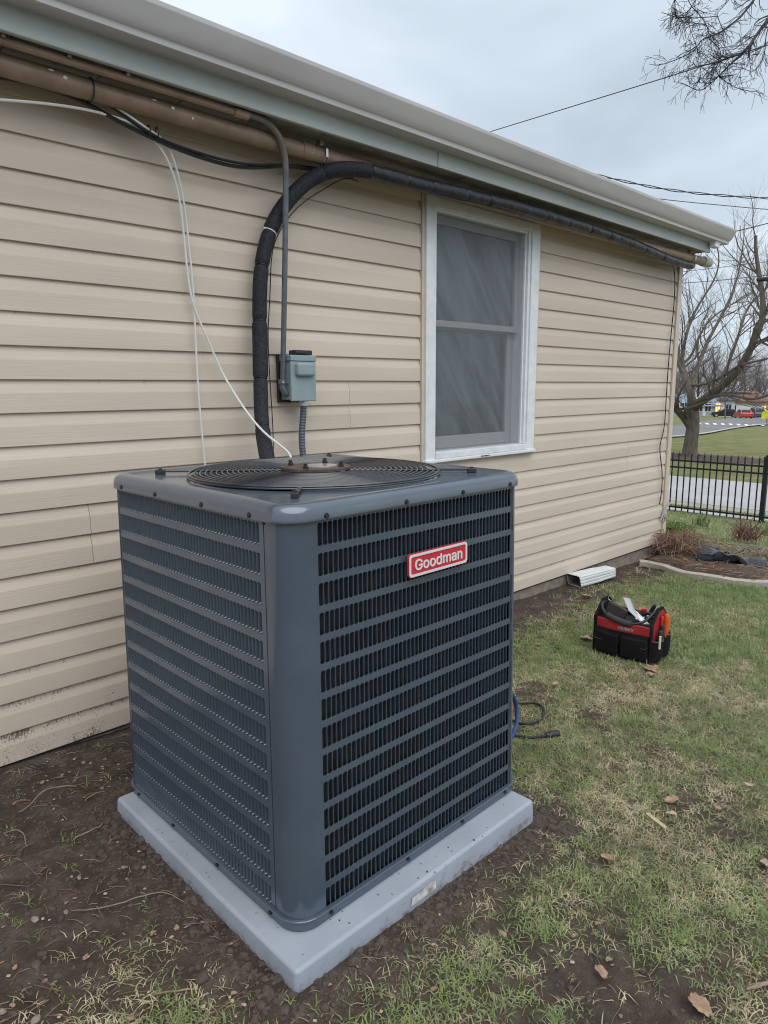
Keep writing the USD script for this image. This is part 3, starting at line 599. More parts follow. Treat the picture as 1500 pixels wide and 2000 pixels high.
AW, AD, AH, AR = .8948, .8923, 1.0594, .062
ac = thing('air_conditioner', 'square grey outdoor air conditioner with louvered sides and round fan guard', 'air conditioner', (.5786, -1.4063, .001), .022)
def tap(m_):
    v = np.array(m_.vertices); k = 1 + .030 * (1 - v[:, 2] / AH); v[:, 0] = AW / 2 + (v[:, 0] - AW / 2) * k; v[:, 1] = AD / 2 + (v[:, 1] - AD / 2) * k
    return trimesh.Trimesh(v, m_.faces, process=False)
def aobj(name, m_, mm, parent=ac, **k): return obj(name, tap(m_), mm, parent, **k)
# base pan with a rolled rim
aobj('base_pan', loft([rrect(AW, AD, AR, o, z, 10) for o, z in ((.002, .002), (.003, .022), (.004, .026), (.008, .0275), (.0085, .0305), (.007, .0325), (-.004, .0328), (-.0055, .004))], cap_last=True), steel)
# louvered faces
P0, P1, NS = .0880, .8480, 50
PITCH_, SLOT = (P1 - P0) / NS, .0138
LS = dict(left=.0125, right=.0125)
ROWS = [(1.0 - .0703 * i - .0535, 1.0 - .0703 * i) for i in range(14)]
def to_face(face, s, z, t):
    s, z, t = np.broadcast_arrays(s, z, t)
    if face == 'front': return np.stack([s, -t, z], -1)
    if face == 'left': return np.stack([-t, AD * 0 + s, z], -1)
    if face == 'right': return np.stack([AW + t, s, z], -1)
    return np.stack([s, AD + t, z], -1)
def slot_poly(s0, z0, z1):
    r = .0048
    return sbox(s0 + r, z0 + r, s0 + SLOT - r, z1 - r).buffer(r, quad_segs=3)
S0, S1 = .0865, AW - .0465
def panel_mesh(face):
    w1 = (AW if face in ('front', 'back') else AD) - .050
    sh = sbox(.084, .034, w1, 1.006)
    o = P0 + LS.get(face, 0)
    holes = [slot_poly(o + i * PITCH_, a, b) for a, b in ROWS for i in range(NS) if o + i * PITCH_ + SLOT < w1 - .008]
    ms = []
    zc_ = [1.006] + [(ROWS[i][0] + ROWS[i + 1][1]) / 2 for i in range(13)] + [.034]
    for i in range(14):
        band = sbox(.084, zc_[i + 1], w1, zc_[i])
        hs = [h for h in holes if zc_[i + 1] < h.centroid.y < zc_[i]]
        pl = Polygon(band.exterior.coords, [h.exterior.coords for h in hs])
        e = trimesh.creation.extrude_polygon(pl, .0016, engine='earcut'); ms.append(e)
    e = cat_(ms); v = np.array(e.vertices)
    pts = to_face(face, v[:, 0], v[:, 1], v[:, 2] - .0016)
    f = e.faces if face in ('right',) else e.faces
    return trimesh.Trimesh(pts, f, process=False)
def vane(face, i, z0, z1):
    s0 = P0 + LS.get(face, 0) + i * PITCH_; sa, sf = s0 - .0003, s0 + .0036
    if face == 'left': sa, sf = s0 + SLOT + .0003, s0 + .0086
    a = np.linspace(0, 1, 5); b = np.array([0, .03, .075, .14, .3, .5, .7, .86, .925, .97, 1.0])
    A_, B_ = np.meshgrid(a, b, indexing='ij')
    end = np.clip(1 - np.abs(2 * B_ - 1) ** (14 if face == 'front' else 9), 0, 1) ** .5
    t = -.0118 * (A_ ** .85) * end - .0002
    s = sa + (sf - sa) * A_; z = z0 + (z1 - z0) * (.0 + B_)
    top = to_face(face, s, z, t).reshape(-1, 3); bot = to_face(face, s + (.0009 if face == 'left' else -.0009), z, t - .0006).reshape(-1, 3)
    nb = len(b); i_, j_ = np.meshgrid(np.arange(4), np.arange(nb - 1), indexing='ij')
    q_ = np.stack([i_ * nb + j_, (i_ + 1) * nb + j_, (i_ + 1) * nb + j_ + 1, i_ * nb + j_ + 1], -1).reshape(-1, 4)
    F = np.vstack([q_[:, [0, 1, 2]], q_[:, [0, 2, 3]]]); n = len(top)
    j = np.arange(nb - 1); rim = np.vstack([np.stack([4 * nb + j, n + 4 * nb + j, n + 4 * nb + j + 1], 1), np.stack([4 * nb + j, n + 4 * nb + j + 1, 4 * nb + j + 1], 1)])
    return trimesh.Trimesh(np.vstack([top, bot]), np.vstack([F, F[:, ::-1] + n, rim]), process=False)
for face, single in (('front', 11), ('left', 10), ('right', 0), ('back', 0)):
    p = aobj('louvered_panel', panel_mesh(face), steel, smooth=False)
    rest = []
    lim = (AW if face in ('front', 'back') else AD) - .058
    for a, b in ROWS:
        for i in range(NS):
            if P0 + LS.get(face, 0) + i * PITCH_ + SLOT > lim or face == 'back': continue
            m_ = vane(face, i, a, b)
            if i < single: aobj('louver', m_, steel, p, smooth=50)
            else: rest.append(m_)
    if rest: aobj('louvers', cat_(rest), steel, p, smooth=50, kind='stuff')
# corner posts
def post(c):
    pts = []
    a0 = {'fl': 180, 'fr': 270, 'br': 0, 'bl': 90}[c]
    cxy = {'fl': (AR, AR), 'fr': (AW - AR, AR), 'br': (AW - AR, AD - AR), 'bl': (AR, AD - AR)}[c]
    arc = [(cxy[0] + AR * math.cos(a), cxy[1] + AR * math.sin(a)) for a in np.radians(np.linspace(a0, a0 + 90, 14))]
    e0, e1 = {'fl': ((0, .0805), (.0838, 0)), 'fr': ((AW - .0495, 0), (AW, .0805)), 'br': ((AW, AD - .0495), (AW - .0495, AD)), 'bl': ((.0838, AD), (0, AD - .0495))}[c]
    outer = [e0] + arc + [e1]
    ctr = np.array([AW / 2, AD / 2]); o = np.array(outer)
    inn = o + (ctr - o) / np.linalg.norm(ctr - o, axis=1, keepdims=True) * .004
    ring = np.vstack([o, inn[::-1]])
    return loft([np.column_stack([ring, np.full(len(ring), z)]) for z in (.0335, .35, .7, 1.008)])
for c in ('fl', 'fr', 'br', 'bl'):
    aobj('corner_post', post(c), steel, smooth=40)
aobj('seam_gasket', bx(.0015, .006, .0795, .0845, .034, 1.006), seam_black)
aobj('seam_gasket', rbox(-.0015, .005, .076, .086, .998, 1.0062, .001, 6), seam_black)
aobj('coil', loft([rrect(AW, AD, .05, -.020, z, 8) for z in (.006, 1.0)]), coil_m)
# lid: rolled edge, shallow dished deck, round orifice
TH = np.radians(np.sort(np.unique(np.r_[np.arange(0, 360, 3.), np.arange(37, 54, 1.), np.arange(127, 144, 1.), np.arange(217, 234, 1.), np.arange(307, 324, 1.)])))
def ray_rrect(off, z, r=AR):
    hw, hd = AW / 2 + off, AD / 2 + off; rr_ = max(r + off, .006); out = []
    for a in TH:
        c, s = math.cos(a), math.sin(a)
        k = min(hw / max(abs(c), 1e-9), hd / max(abs(s), 1e-9)); x, y = k * c, k * s
        ax_, ay_ = hw - rr_, hd - rr_
        if abs(x) > ax_ and abs(y) > ay_:
            qx, qy = math.copysign(ax_, c), math.copysign(ay_, s); b_ = c * qx + s * qy; disc_ = b_ * b_ - (qx * qx + qy * qy - rr_ * rr_); k = b_ + math.sqrt(max(disc_, 0)); x, y = k * c, k * s
        out.append((AW / 2 + x, AD / 2 + y, z))
    return np.array(out)
def circ(r, z): return np.column_stack([AW / 2 + r * np.cos(TH), AD / 2 + r * np.sin(TH), np.full(len(TH), z)])
lr = [ray_rrect(o, z) for o, z in ((.001, 1.0065), (.0085, 1.0065), (.0098, 1.0085), (.0092, 1.012), (.0085, 1.026), (.0065, 1.033), (.001, 1.0405), (-.008, 1.0455), (-.018, 1.0475), (-.028, 1.0478), (-.034, 1.0465), (-.040, 1.0435), (-.047, 1.0425))]
o_ = ray_rrect(-.047, 1.0425); ci = circ(.372, 1.0425)
lr += [o_ + (ci - o_) * t + np.array([0, 0, .001 * t]) for t in (.35, .7)] + [circ(.372, 1.0435), circ(.3685, 1.042), circ(.366, 1.036), circ(.364, .95)]
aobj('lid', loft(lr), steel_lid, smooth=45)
for face, ss in (('front', (.108, .37, .595, .815)), ('left', (.125, .335, .58, .79))):
    for s in ss:
        p = to_face(face, s, 1.0145, .0095)
        m_ = cat_([disc(*p, .0052, .006, 6, 'y' if face == 'front' else 'x'), disc(*to_face(face, s, 1.0145, .0085), .0078, .002, 12, 'y' if face == 'front' else 'x')])
        aobj('screw', m_, black_plastic)
for face, ss in (('front', (.10, .37, .60, .81)), ('left', (.10, .34, .58, .80))):
    for s in ss: aobj('screw', disc(*to_face(face, s, .017, .0045), .0055, .008, 6, 'y' if face == 'front' else 'x'), black_plastic)
# fan guard
ctr = np.array([AW / 2, AD / 2, 0.])
gd = aobj('fan_guard', cat_([bx(-.48 + .0, -.09, -.006, .006, 0, .005).apply_transform(trimesh.transformations.rotation_matrix(math.radians(45 + 90 * k), [0, 0, 1])).apply_translation(ctr + [0, 0, 1.0495]) for k in range(4)]), black_wire)
th = np.linspace(0, 2 * math.pi, 121)
for k, r in enumerate(np.linspace(.120, .374, 17)):
    z = 1.0545 + .002 * (1 - (r / .376) ** 2)
    ring = ctr + np.column_stack([r * np.cos(th), r * np.sin(th), np.full(121, z)])
    aobj('guard_ring', tube(ring, .0023 if k < 16 else .0032, 6, False), black_wire, gd, smooth=True)
aobj('guard_ring', tube(ctr + np.column_stack([.378 * np.cos(th), .378 * np.sin(th), np.full(121, 1.050)]), .0030, 6, False), black_wire, gd, smooth=True)
for k in range(4):
    a = math.radians(45 + 90 * k); e = ctr + [.475 * math.cos(a), .475 * math.sin(a), 1.049]
    aobj('foot', cat_([rbox(-.014, .014, -.009, .009, -.006, .008, .002).apply_transform(trimesh.transformations.rotation_matrix(a, [0, 0, 1])).apply_translation(e), disc(*(e + [0, 0, .008]), .006, .008, 6)]), black_plastic, gd)
    sp = [ctr + [r * math.cos(a), r * math.sin(a), 1.0515 + .002 * (1 - (r / .376) ** 2)] for r in np.linspace(.10, .378, 8)]
    aobj('spoke', tube(sp, .003, 6), black_wire, gd)
fan = aobj('fan', cat_([disc(AW / 2, AD / 2, .965, .07, .05, 24)]), fan_m)
for k in range(3):
    rows = []
    for r in np.linspace(.065, .352, 8):
        hw = math.radians(34 + 12 * (r / .352)); g = np.linspace(-hw, hw, 14)
        zz = 1.012 + .022 * (g / hw) * (.5 + .5 * r / .352) + .006 * np.cos(g / hw * 1.5)
        a = g + math.radians(235 + 120 * k)
        rows.append(ctr + np.column_stack([r * np.cos(a), r * np.sin(a), zz]))
    aobj('fan_blade', loft(rows, close=False), fan_m, fan, smooth=True)
mp = aobj('motor_mount', cat_([disc(AW / 2, AD / 2, 1.062, .105, .008, 36), disc(AW / 2, AD / 2, 1.015, .075, .085, 28)]), motor_m)
aobj('centre_plate', disc(AW / 2 + .012, AD / 2 - .01, 1.0672, .05, .003, 28), mat('bright_plate', (.6, .6, .62), .2, metal=.8), mp)
for k in range(4):
    a = math.radians(30 + 90 * k)
    aobj('bolt', cat_([disc(AW / 2 + .082 * math.cos(a), AD / 2 + .082 * math.sin(a), 1.073, .006, .018, 8), disc(AW / 2 + .082 * math.cos(a), AD / 2 + .082 * math.sin(a), 1.069, .009, .008, 6)]), black_plastic, mp)
# maker's badge
bcx, bcz, bw, bh = .487, .848, .236, .062
def rr2(w, h, r): return sbox(-w / 2 + r, -h / 2 + r, w / 2 - r, h / 2 - r).buffer(r, quad_segs=6)
def flat_on_front(poly_or_mesh, depth, t0):
    e = trimesh.creation.extrude_polygon(poly_or_mesh, depth, engine='earcut') if not isinstance(poly_or_mesh, trimesh.Trimesh) else poly_or_mesh
    v = np.array(e.vertices); return trimesh.Trimesh(np.column_stack([bcx + v[:, 0], -(t0 + v[:, 2]), bcz + v[:, 1]]), e.faces[:, ::-1] if False else e.faces, process=False)
bd = aobj('badge', flat_on_front(rr2(bw, bh, .010), .006, .009), red_badge, label='red badge with white lettering')
aobj('border', flat_on_front(rr2(bw - .003, bh - .003, .009).difference(rr2(bw - .016, bh - .016, .006)), .0016, .0152), silver_badge, bd)
tm = meshkit.text_mesh('Goodman', .026, .0018, bold=True); v = np.array(tm.vertices); lo_, hi_ = v.min(0), v.max(0)
v[:, 0] = (v[:, 0] - (lo_[0] + hi_[0]) / 2) * (.190 / (hi_[0] - lo_[0])); v[:, 1] = (v[:, 1] - (lo_[1] + hi_[1]) / 2) * (.030 / (hi_[1] - lo_[1]))
aobj('lettering', flat_on_front(trimesh.Trimesh(v, tm.faces, process=False), 0, .0152), silver_badge, bd, smooth=False)

# ------------------------------------------------------------------ things on the lawn near the house
def G(x, y, dz=0.): return np.array([x, y, float(surf_z(x, y)) + dz])
# white downspout elbow lying by the wall
d0, d1 = on_ground(1126, 1147), on_ground(1188, 1130)
dvec = (d1 - d0)[:2]; da = math.atan2(dvec[1], dvec[0]) - .05
dn = thing('downspout_piece', 'short white ribbed downspout piece lying on soil by the wall', 'downspout', G(d0[0] - .02, d0[1] + .01, .004), da)
def dprof(w, h, r=.014, ribs=True):
    p = list(rr2(w, h, r).exterior.coords)[:-1]; p = sub(np.column_stack([np.zeros(len(p)), np.array(p)[:, 0], np.array(p)[:, 1] + h / 2]))
    return p
def dres(p, n=96):
    q_ = np.vstack([p, p[:1]]); t = np.r_[0, np.cumsum(np.linalg.norm(np.diff(q_, axis=0), axis=1))]; return np.column_stack([np.interp(np.linspace(0, t[-1], n, endpoint=False), t, q_[:, i]) for i in range(3)])
base = dres(np.vstack([dprof(.118, .088)]))
def corr(p, amp):
    c = np.array([0, 0, .044]); d = p - c; n = d / (np.linalg.norm(d, axis=1, keepdims=True) + 1e-9); k = np.where((np.arange(len(p)) // 2) % 3 == 0, -amp, 0)
    return p + n * k[:, None]
rings = []
for x, sc_, bend in ((0, 1.0, 0), (.02, 1, 0), (.12, 1., 0), (.24, .98, 0), (.27, .96, .004), (.33, .9, .008), (.42, .86, .012), (.44, .85, .013)):
    p = corr(base, .0035) * [1, sc_, sc_] + [x, bend, 0]; p[:, 0] += (p[:, 2] - .04) * (-.35 if x < .05 else -.1); rings.append(p)
outer = loft(rings); inner = loft([r * [1, .95, .95] + [0, 0, .002] for r in rings]); inner.faces = inner.faces[:, ::-1]
obj('tube', outer, down_m, dn, smooth=30); obj('inner_wall', inner, mat('downspout_inside', (.30, .28, .25), .7, var=(.14, .12, .10), vscale=30), dn, smooth=30)
obj('rolled_edge', tube(np.vstack([rings[0], rings[0][:1]]), .002, 5, False), down_m, dn)

# extension cord and hoses beside the unit
def gline(pts, lift, n, smooth=True):
    q_ = np.array([on_ground(u, v) for u, v in pts]); q_ = spline(q_, n); q_[:, 2] = surf_z(q_[:, 0], q_[:, 1]) + lift; return q_
cd = thing('power_cord', 'black power cord looped on the grass beside the unit', 'cord')
cl = gline([(985, 1404), (998, 1409), (1008, 1416), (1025, 1420), (1043, 1418), (1057, 1410), (1062, 1398), (1057, 1386), (1045, 1381), (1028, 1380), (1010, 1380), (985, 1383)], .012, 60)
obj('cord_loop', tube(cl, .0055, 8), cable_black, cd)
c2 = gline([(985, 1437), (1000, 1440), (1020, 1443), (1045, 1444), (1068, 1441)], .012, 30)
obj('cord_end', tube(c2, .0055, 8), cable_black, cd)
e = c2[-1]; d_ = (c2[-1] - c2[-4]); d_ /= np.linalg.norm(d_)
obj('plug', cat_([tube([e - d_ * .004, e + d_ * .012, e + d_ * .014, e + d_ * .05, e + d_ * .056], [.009, .0135, .0155, .0155, .013], 12)]), black_plastic, cd)
hp = [at_dist(u, v, d) for u, v, d in [(996, 1352, 2.44), (1003, 1362, 2.46), (1009, 1385, 2.47), (1010, 1405, 2.45), (1006, 1425, 2.42), (998, 1441, 2.38), (985, 1455, 2.33)]]
hp = [np.array([p[0], p[1], max(p[2], float(surf_z(p[0], p[1])) + .010)]) for p in hp]
obj('blue_hose', tube(spline(hp, 40), .0085, 10), hose_blue, label='blue hose curving out from behind the right side of the unit', cat='hose')
hr = gline([(992, 1363), (999, 1372), (1001, 1385), (997, 1397), (985, 1408)], .012, 24)
obj('red_hose', tube(hr, .007, 8), hose_red, label='red hose mostly hidden behind the unit and the blue hose', cat='hose')

# tool bag
fl_, fr_, br_ = on_ground(1168, 1273), on_ground(1272, 1290), on_ground(1306, 1268)
ux = fr_ - fl_; BL_ = float(np.linalg.norm(ux[:2])) * 1.12; rz = math.atan2(ux[1], ux[0]) - .27; BW = .235; BH = .205
bg = thing('tool_bag', 'black and red open tool bag full of tools on the grass', 'tool bag', G(fl_[0] - .012, fl_[1] + .02, -.002), rz)
def bulge(m_, k=.008):
    v = np.array(m_.vertices); k = k * 1.8; f = np.sin(np.clip(v[:, 0] / BL_, 0, 1) * math.pi) * np.sin(np.clip(v[:, 2] / BH, 0, 1) * math.pi)
    v[:, 1] += np.where(v[:, 1] < BW / 2, -1, 1) * k * f; v += .006 * (meshkit.fbm(v * 16, 3, 5)[:, None] - .5); return trimesh.Trimesh(v, m_.faces, process=False)
def slab(x0, x1, y0, y1, z0, z1, r=.006):
    m_ = rbox(x0, x1, y0, y1, z0, z1, r, 10); return m_.subdivide_to_size(.03) if True else m_
obj('front_wall', bulge(slab(0, BL_, 0, .012, .012, BH)), bag_black, bg)
obj('red_band', bulge(slab(.012, BL_ - .004, -.004, .006, .150, BH - .004)), bag_red, bg)
obj('back_wall', bulge(slab(0, BL_, BW - .012, BW, .012, BH)), bag_black, bg)
def endwall(x, m_, w=.012, inset=0., top=.075, z0=.012):
    pl = Polygon([(inset, z0), (BW - inset, z0), (BW - inset, BH), (BW * .62, BH + top), (BW * .38, BH + top), (inset, BH)]).buffer(-.004).buffer(.004)
    e = trimesh.creation.extrude_polygon(pl, w, engine='earcut'); v = np.array(e.vertices); return trimesh.Trimesh(np.column_stack([x + v[:, 2], v[:, 0], v[:, 1]]), e.faces, process=False)
obj('end_wall', endwall(-.002, bag_black), bag_black, bg); ew = obj('end_wall', endwall(BL_ - .012, bag_black), bag_black, bg, label='right end wall with a red upper half')
obj('red_panel', endwall(BL_ + .0005, bag_red, .003, .02, .06, .12), bag_red, ew)
obj('bottom', slab(-.004, BL_ + .004, -.006, BW + .006, 0, .022), bag_black, bg)
obj('inner_filling', slab(.012, BL_ - .014, .014, BW - .014, .02, BH - .035), seam_black, bg)
for x0, x1 in ((.010, BL_ * .47), (BL_ * .52, BL_ - .012)):
    p = obj('front_pocket', bulge(slab(x0, x1, -.022, .002, .02, .132)), bag_black, bg)
    pl = sbox(x0 - .003, .086, x1 + .003, .152).intersection(sbox(x0 + .012, .098, x1 - .012, .2).buffer(.014)); e_ = trimesh.creation.extrude_polygon(pl, .005, engine='earcut'); v = np.array(e_.vertices)
    obj('flap', trimesh.Trimesh(np.column_stack([v[:, 0], -.024 - v[:, 2] + (v[:, 1] - .08) * .25, v[:, 1]]), e_.faces, process=False), bag_black, p)
    ex_ = np.array(pl.exterior.coords); ex_ = ex_[ex_[:, 1] < .13]
    o_s = np.argsort(ex_[:, 0]); ex_ = ex_[o_s]
    obj('stitching', tube(np.column_stack([ex_[:, 0], -.0292 + (ex_[:, 1] - .08) * .25, ex_[:, 1] + .004]), .0012, 4), stitch_m, p)
for y0, y1, h in ((.012, .105, .125), (.115, .205, .135)):
    t = np.linspace(0, math.pi, 12); yc, hw = (y0 + y1) / 2, (y1 - y0) / 2
    rings = [np.column_stack([BL_ + (.006 + .034 * k) * np.sin(t), yc - hw * np.cos(t), np.full(12, z)]) for z, k in ((.015, .75), (.05, .95), (.09, 1), (h, .95))]
    p = obj('end_pocket', loft(rings, close=False), bag_black, bg, smooth=True)
    obj('piping', tube(rings[-1], .0035, 5), stitch_m, p)
for a in (0, BL_):
    obj('edge_binding', tube([[a, -.004, .01], [a - .0, -.004, BH - .002], [a, BW * .36, BH + .074]], .005, 6), bag_black, bg)
ht = [[.004, BW * .5, BH + .05], [.004, BW * .40, BH + .055], [.015, .045, BH + .048], [.045, .012, BH + .022], [.10, -.004, BH + .006], [.20, -.004, BH - .004], [.25, .02, BH + .012], [BL_ - .02, .09, BH + .055], [BL_ - .005, BW * .5, BH + .068]]
hts = spline(ht, 60)
hd = obj('handle', tube(hts, .0075, 9), black_plastic, bg)
obj('foam_grip', tube(hts[19:37], .0155, 12), mat('foam_grip', (.035, .034, .035), .8, bump=.4, bscale=200), hd)
tmh = meshkit.text_mesh('HUSKY', .015, .002, bold=True); v = np.array(tmh.vertices); 
obj('lettering', trimesh.Trimesh(np.column_stack([v[:, 0] * 1.15 + .135, -.0125 - v[:, 2] - .002, v[:, 1] + .163]), tmh.faces, process=False), mat('bag_print', (.4, .33, .33), .6), bg, smooth=False)
def in_bag(x, y, z):
    c, s = math.cos(rz), math.sin(rz); o = G(fl_[0] - .012, fl_[1] + .02, -.002); return o + [x * c - y * s, x * s + y * c, z]
def tool(name, label, cat, pts, r, m_, sides=10):
    P_ = np.array([in_bag(*p) for p in pts]); return obj(name, tube(P_, r, sides), m_, label=label, cat=cat)
tool('screwdriver', 'large orange handled screwdriver upright in the right end pocket of the bag', 'screwdriver', [(BL_ + .018, .135, .10), (BL_ + .02, .135, .135), (BL_ + .022, .135, .15), (BL_ + .024, .134, .165), (BL_ + .026, .132, .21), (BL_ + .027, .131, .235), (BL_ + .0275, .1305, .247)], [.008, .012, .0175, .0145, .0155, .0155, .009], orange_m)
tool('screwdriver', 'dark green handled screwdriver nearest the front in the end pocket of the bag', 'screwdriver', [(BL_ + .024, .060, .08), (BL_ + .024, .060, .118), (BL_ + .0245, .060, .17), (BL_ + .025, .060, .178)], [.007, .012, .0125, .007], green_m)
tool('screwdriver', 'dark green handled screwdriver between the red and the orange handles in the bag', 'screwdriver', [(BL_ + .022, .092, .09), (BL_ + .022, .092, .13), (BL_ + .022, .092, .19), (BL_ + .022, .092, .198)], [.007, .011, .011, .007], green_m)
tool('screwdriver', 'slim red tool handle standing in the bag beside the orange screwdriver', 'screwdriver', [(BL_ + .012, .10, .14), (BL_ + .013, .10, .21), (BL_ + .014, .10, .235), (BL_ + .014, .10, .24)], [.007, .008, .0085, .005], red_badge)
tool('hand_tool', 'yellow tool handle poking out at the left end of the bag', 'tool', [(-.014, .07, .14), (-.018, .07, .17), (-.020, .07, .215), (-.018, .07, .222)], [.010, .012, .012, .007], yellow_m)
tool('silver_socket', 'shiny metal fitting lying on top of the tools in the bag', 'tool', [(.17, .12, .185), (.20, .15, .195), (.205, .155, .197), (.235, .185, .205)], [.011, .012, .015, .014], bright_metal)
tool('pliers', 'dark handled pliers lying across the top of the bag', 'pliers', [(.16, .16, .19), (.22, .14, .225), (.27, .12, .235)], [.009, .011, .008], black_plastic)
tool('pliers', 'black handled cutters standing at the back of the bag', 'pliers', [(.20, .19, .17), (.235, .19, .25), (.245, .19, .265)], [.01, .011, .007], cable_black)
tool('hand_tool', 'red handled tool lying at the back of the bag', 'tool', [(.15, .195, .20), (.18, .195, .222), (.20, .195, .226)], [.009, .010, .007], red_badge)
tool('marker', 'small pale marker in the end pocket of the bag', 'marker', [(BL_ + .034, .03, .09), (BL_ + .035, .03, .158)], .006, mat('marker_cream', (.6, .53, .42), .5))
pv = [in_bag(*p) for p in [(.085, .15, .285), (.128, .135, .29), (.185, .085, .24), (.262, .075, .195), (.235, .05, .198), (.14, .10, .235)]]
pv2 = np.array(pv); pc = pv2.mean(0) + [0, 0, .006]
obj('paper_sheet', trimesh.Trimesh(np.vstack([pv2, pc, pv2 - [0, 0, .004], pc - [0, 0, .004]]), np.vstack([[[i, (i + 1) % 6, 6] for i in range(6)], [[7 + (i + 1) % 6, 7 + i, 13] for i in range(6)], [[i, i + 7, (i + 1) % 6] for i in range(6)], [[(i + 1) % 6, i + 7, 7 + (i + 1) % 6] for i in range(6)]]), process=False), white_plain, label='folded white paper sticking out of the tool bag', cat='paper')
pm_ = rbox(-.055, .055, -.02, .02, -.06, .05, .008, 10).subdivide_to_size(.025); pm_.apply_transform(trimesh.transformations.euler_matrix(-.25, .35, rz + .1)); pm_.apply_translation(in_bag(.072, .085, .205))
obj('pouch', pm_, leather_m, label='dark brown leather pouch leaning in the left half of the bag', cat='pouch')
ring = np.array([in_bag(.03 + .016 * math.cos(a), .12, .275 + .014 * math.sin(a)) for a in np.linspace(0, 2 * math.pi, 18)])
obj('wire_coil', tube(ring, .0022, 5), bright_metal, label='small loop of thin wire on top of the pouch', cat='wire')
obj('white_tag', trimesh.Trimesh([in_bag(BL_ + .0425, .045, .055), in_bag(BL_ + .043, .07, .055), in_bag(BL_ + .041, .055, .092)], [[0, 1, 2]], process=False), white_plain, bg)

# planting bed at the corner: edging, cloth, clumps
bed_x = np.linspace(4.98, 6.45, 40); bed_y = np.linspace(-2.4, .9, 70)
A_, B_ = np.meshgrid(bed_x, bed_y, indexing='ij')
Zb = surf_z(A_, B_) + .012 + .05 * smin(0, .3, np.minimum(A_ - 4.98, 6.45 - A_)) + .05 * (meshkit.fbm(np.stack([A_ * 4, B_ * 4, A_ * 0], -1), 4, 21) - .42)
a_, b_ = np.meshgrid(np.arange(39), np.arange(69), indexing='ij'); q_ = np.stack([a_ * 70 + b_, (a_ + 1) * 70 + b_, (a_ + 1) * 70 + b_ + 1, a_ * 70 + b_ + 1], -1).reshape(-1, 4)
Zb = np.where((A_ < 5.56) & (B_ > -.01), Zb - .3, Zb)
obj('garden_bed', trimesh.Trimesh(np.stack([A_, B_, Zb], -1).reshape(-1, 3), np.vstack([q_[:, [0, 1, 2]], q_[:, [0, 2, 3]]]), process=False), mulch_m, smooth=True, kind='structure')
ed = np.array([on_ground(u, v) for u, v in [(1249, 1108), (1285, 1113), (1320, 1124), (1355, 1132), (1400, 1140), (1450, 1147), (1500, 1151), (1570, 1158), (1680, 1168)]])
es = spline(ed, 50); tt = np.gradient(es, axis=0); nn = np.column_stack([-tt[:, 1], tt[:, 0], tt[:, 2] * 0]); nn /= np.linalg.norm(nn, axis=1, keepdims=True)
es[:, 2] = surf_z(es[:, 0], es[:, 1]); hgt = .050 + .02 * (meshkit.noise(es * [2.5, 2.5, 0], 4) - .5)
rr_ = [es + nn * o_ + np.column_stack([es[:, 0] * 0, es[:, 0] * 0, hgt * k]) for o_, k in ((.0, -.3), (.0, .88), (.008, 1), (.052, 1.02), (.06, .9), (.06, -.3))]
obj('edging_board', loft([np.array([r[i] for r in rr_]) for i in range(50)], cap_first=True, cap_last=True), board_m, label='weathered pale edging board curving along the planting bed', cat='edging')
def bed_z(x, y): return float(surf_z(x, y)) + .075
def sheet(u0, v0, u1, v1, wd, seed, label):
    a, b = on_ground(u0, v0), on_ground(u1, v1); L_ = np.linspace(0, 1, 60); Wd = np.linspace(-1, 1, 16); rows = []
    d = (b - a)[:2] / np.linalg.norm((b - a)[:2]); n = np.array([-d[1], d[0]])
    for w in Wd:
        xy = a[:2] + (b - a)[:2] * L_[:, None] + n * (w * wd * (.7 + .5 * meshkit.noise(np.column_stack([L_ * 4, L_ * 0 + seed, L_ * 0]), 6)))[:, None]
        z = surf_z(xy[:, 0], xy[:, 1]) + .045 + .085 * meshkit.noise(np.column_stack([L_ * 2.2, L_ * 0 + w * 2.6, L_ * 0 + seed]), 2) + .03 * np.sin(w * 7 + seed + 3 * L_) * (.5 + .5 * np.sin(L_ * 9)) + .05 * (meshkit.noise(np.column_stack([L_ * 9, L_ * 0 + w * 5, L_ * 0 + seed]), 3) - .5)
        rows.append(np.column_stack([xy, z]))
    m_ = loft(rows, close=False); lo_m = m_.copy(); lo_m.vertices = lo_m.vertices - [0, 0, .003]; lo_m.faces = lo_m.faces[:, ::-1]
    obj('weed_cloth', cat_([m_, lo_m]), fabric_m, smooth=True, label=label, cat='weed cloth')
sheet(1352, 1084, 1455, 1103, .10, 1, 'dark crumpled weed cloth ridge across the middle of the planting bed')
sheet(1358, 1106, 1490, 1120, .10, 2, 'dark weed cloth strip in the bed nearest the edging board')
sheet(1445, 1092, 1540, 1104, .12, 3, 'dark weed cloth at the right side of the bed by the frame edge')
def clump(name, label, cat, u, v, n, L_, r, mats, spread, rise, seed, droop=.5):
    rg = np.random.default_rng(seed); c = on_ground(u, v); c = np.array([c[0], c[1], bed_z(c[0], c[1]) - .03]); t = thing(name, label, cat, c)
    for k, m_ in enumerate(mats):
        ms = []
        for i in range(n // len(mats)):
            a = rg.uniform(0, 2 * math.pi); s = rg.uniform(.2, 1) * spread; l = L_ * rg.uniform(.5, 1.1); b0 = np.array([rg.normal(0, .05), rg.normal(0, .05), 0]) * spread * 3
            tip = b0 + [s * math.cos(a) * l * 2, s * math.sin(a) * l * 2, l * rise * rg.uniform(.4, 1)]; mid = (b0 + tip) / 2 + [rg.normal(0, .1 * l), rg.normal(0, .1 * l), l * droop * rg.uniform(.2, .8)]
            ms.append(tube(spline([b0, mid, tip], 5), np.linspace(r, r * .5, 5), 4, False))
        obj('stem' if len(ms) < 3 else 'stems', cat_(ms), m_, t, kind='stuff')
    return t
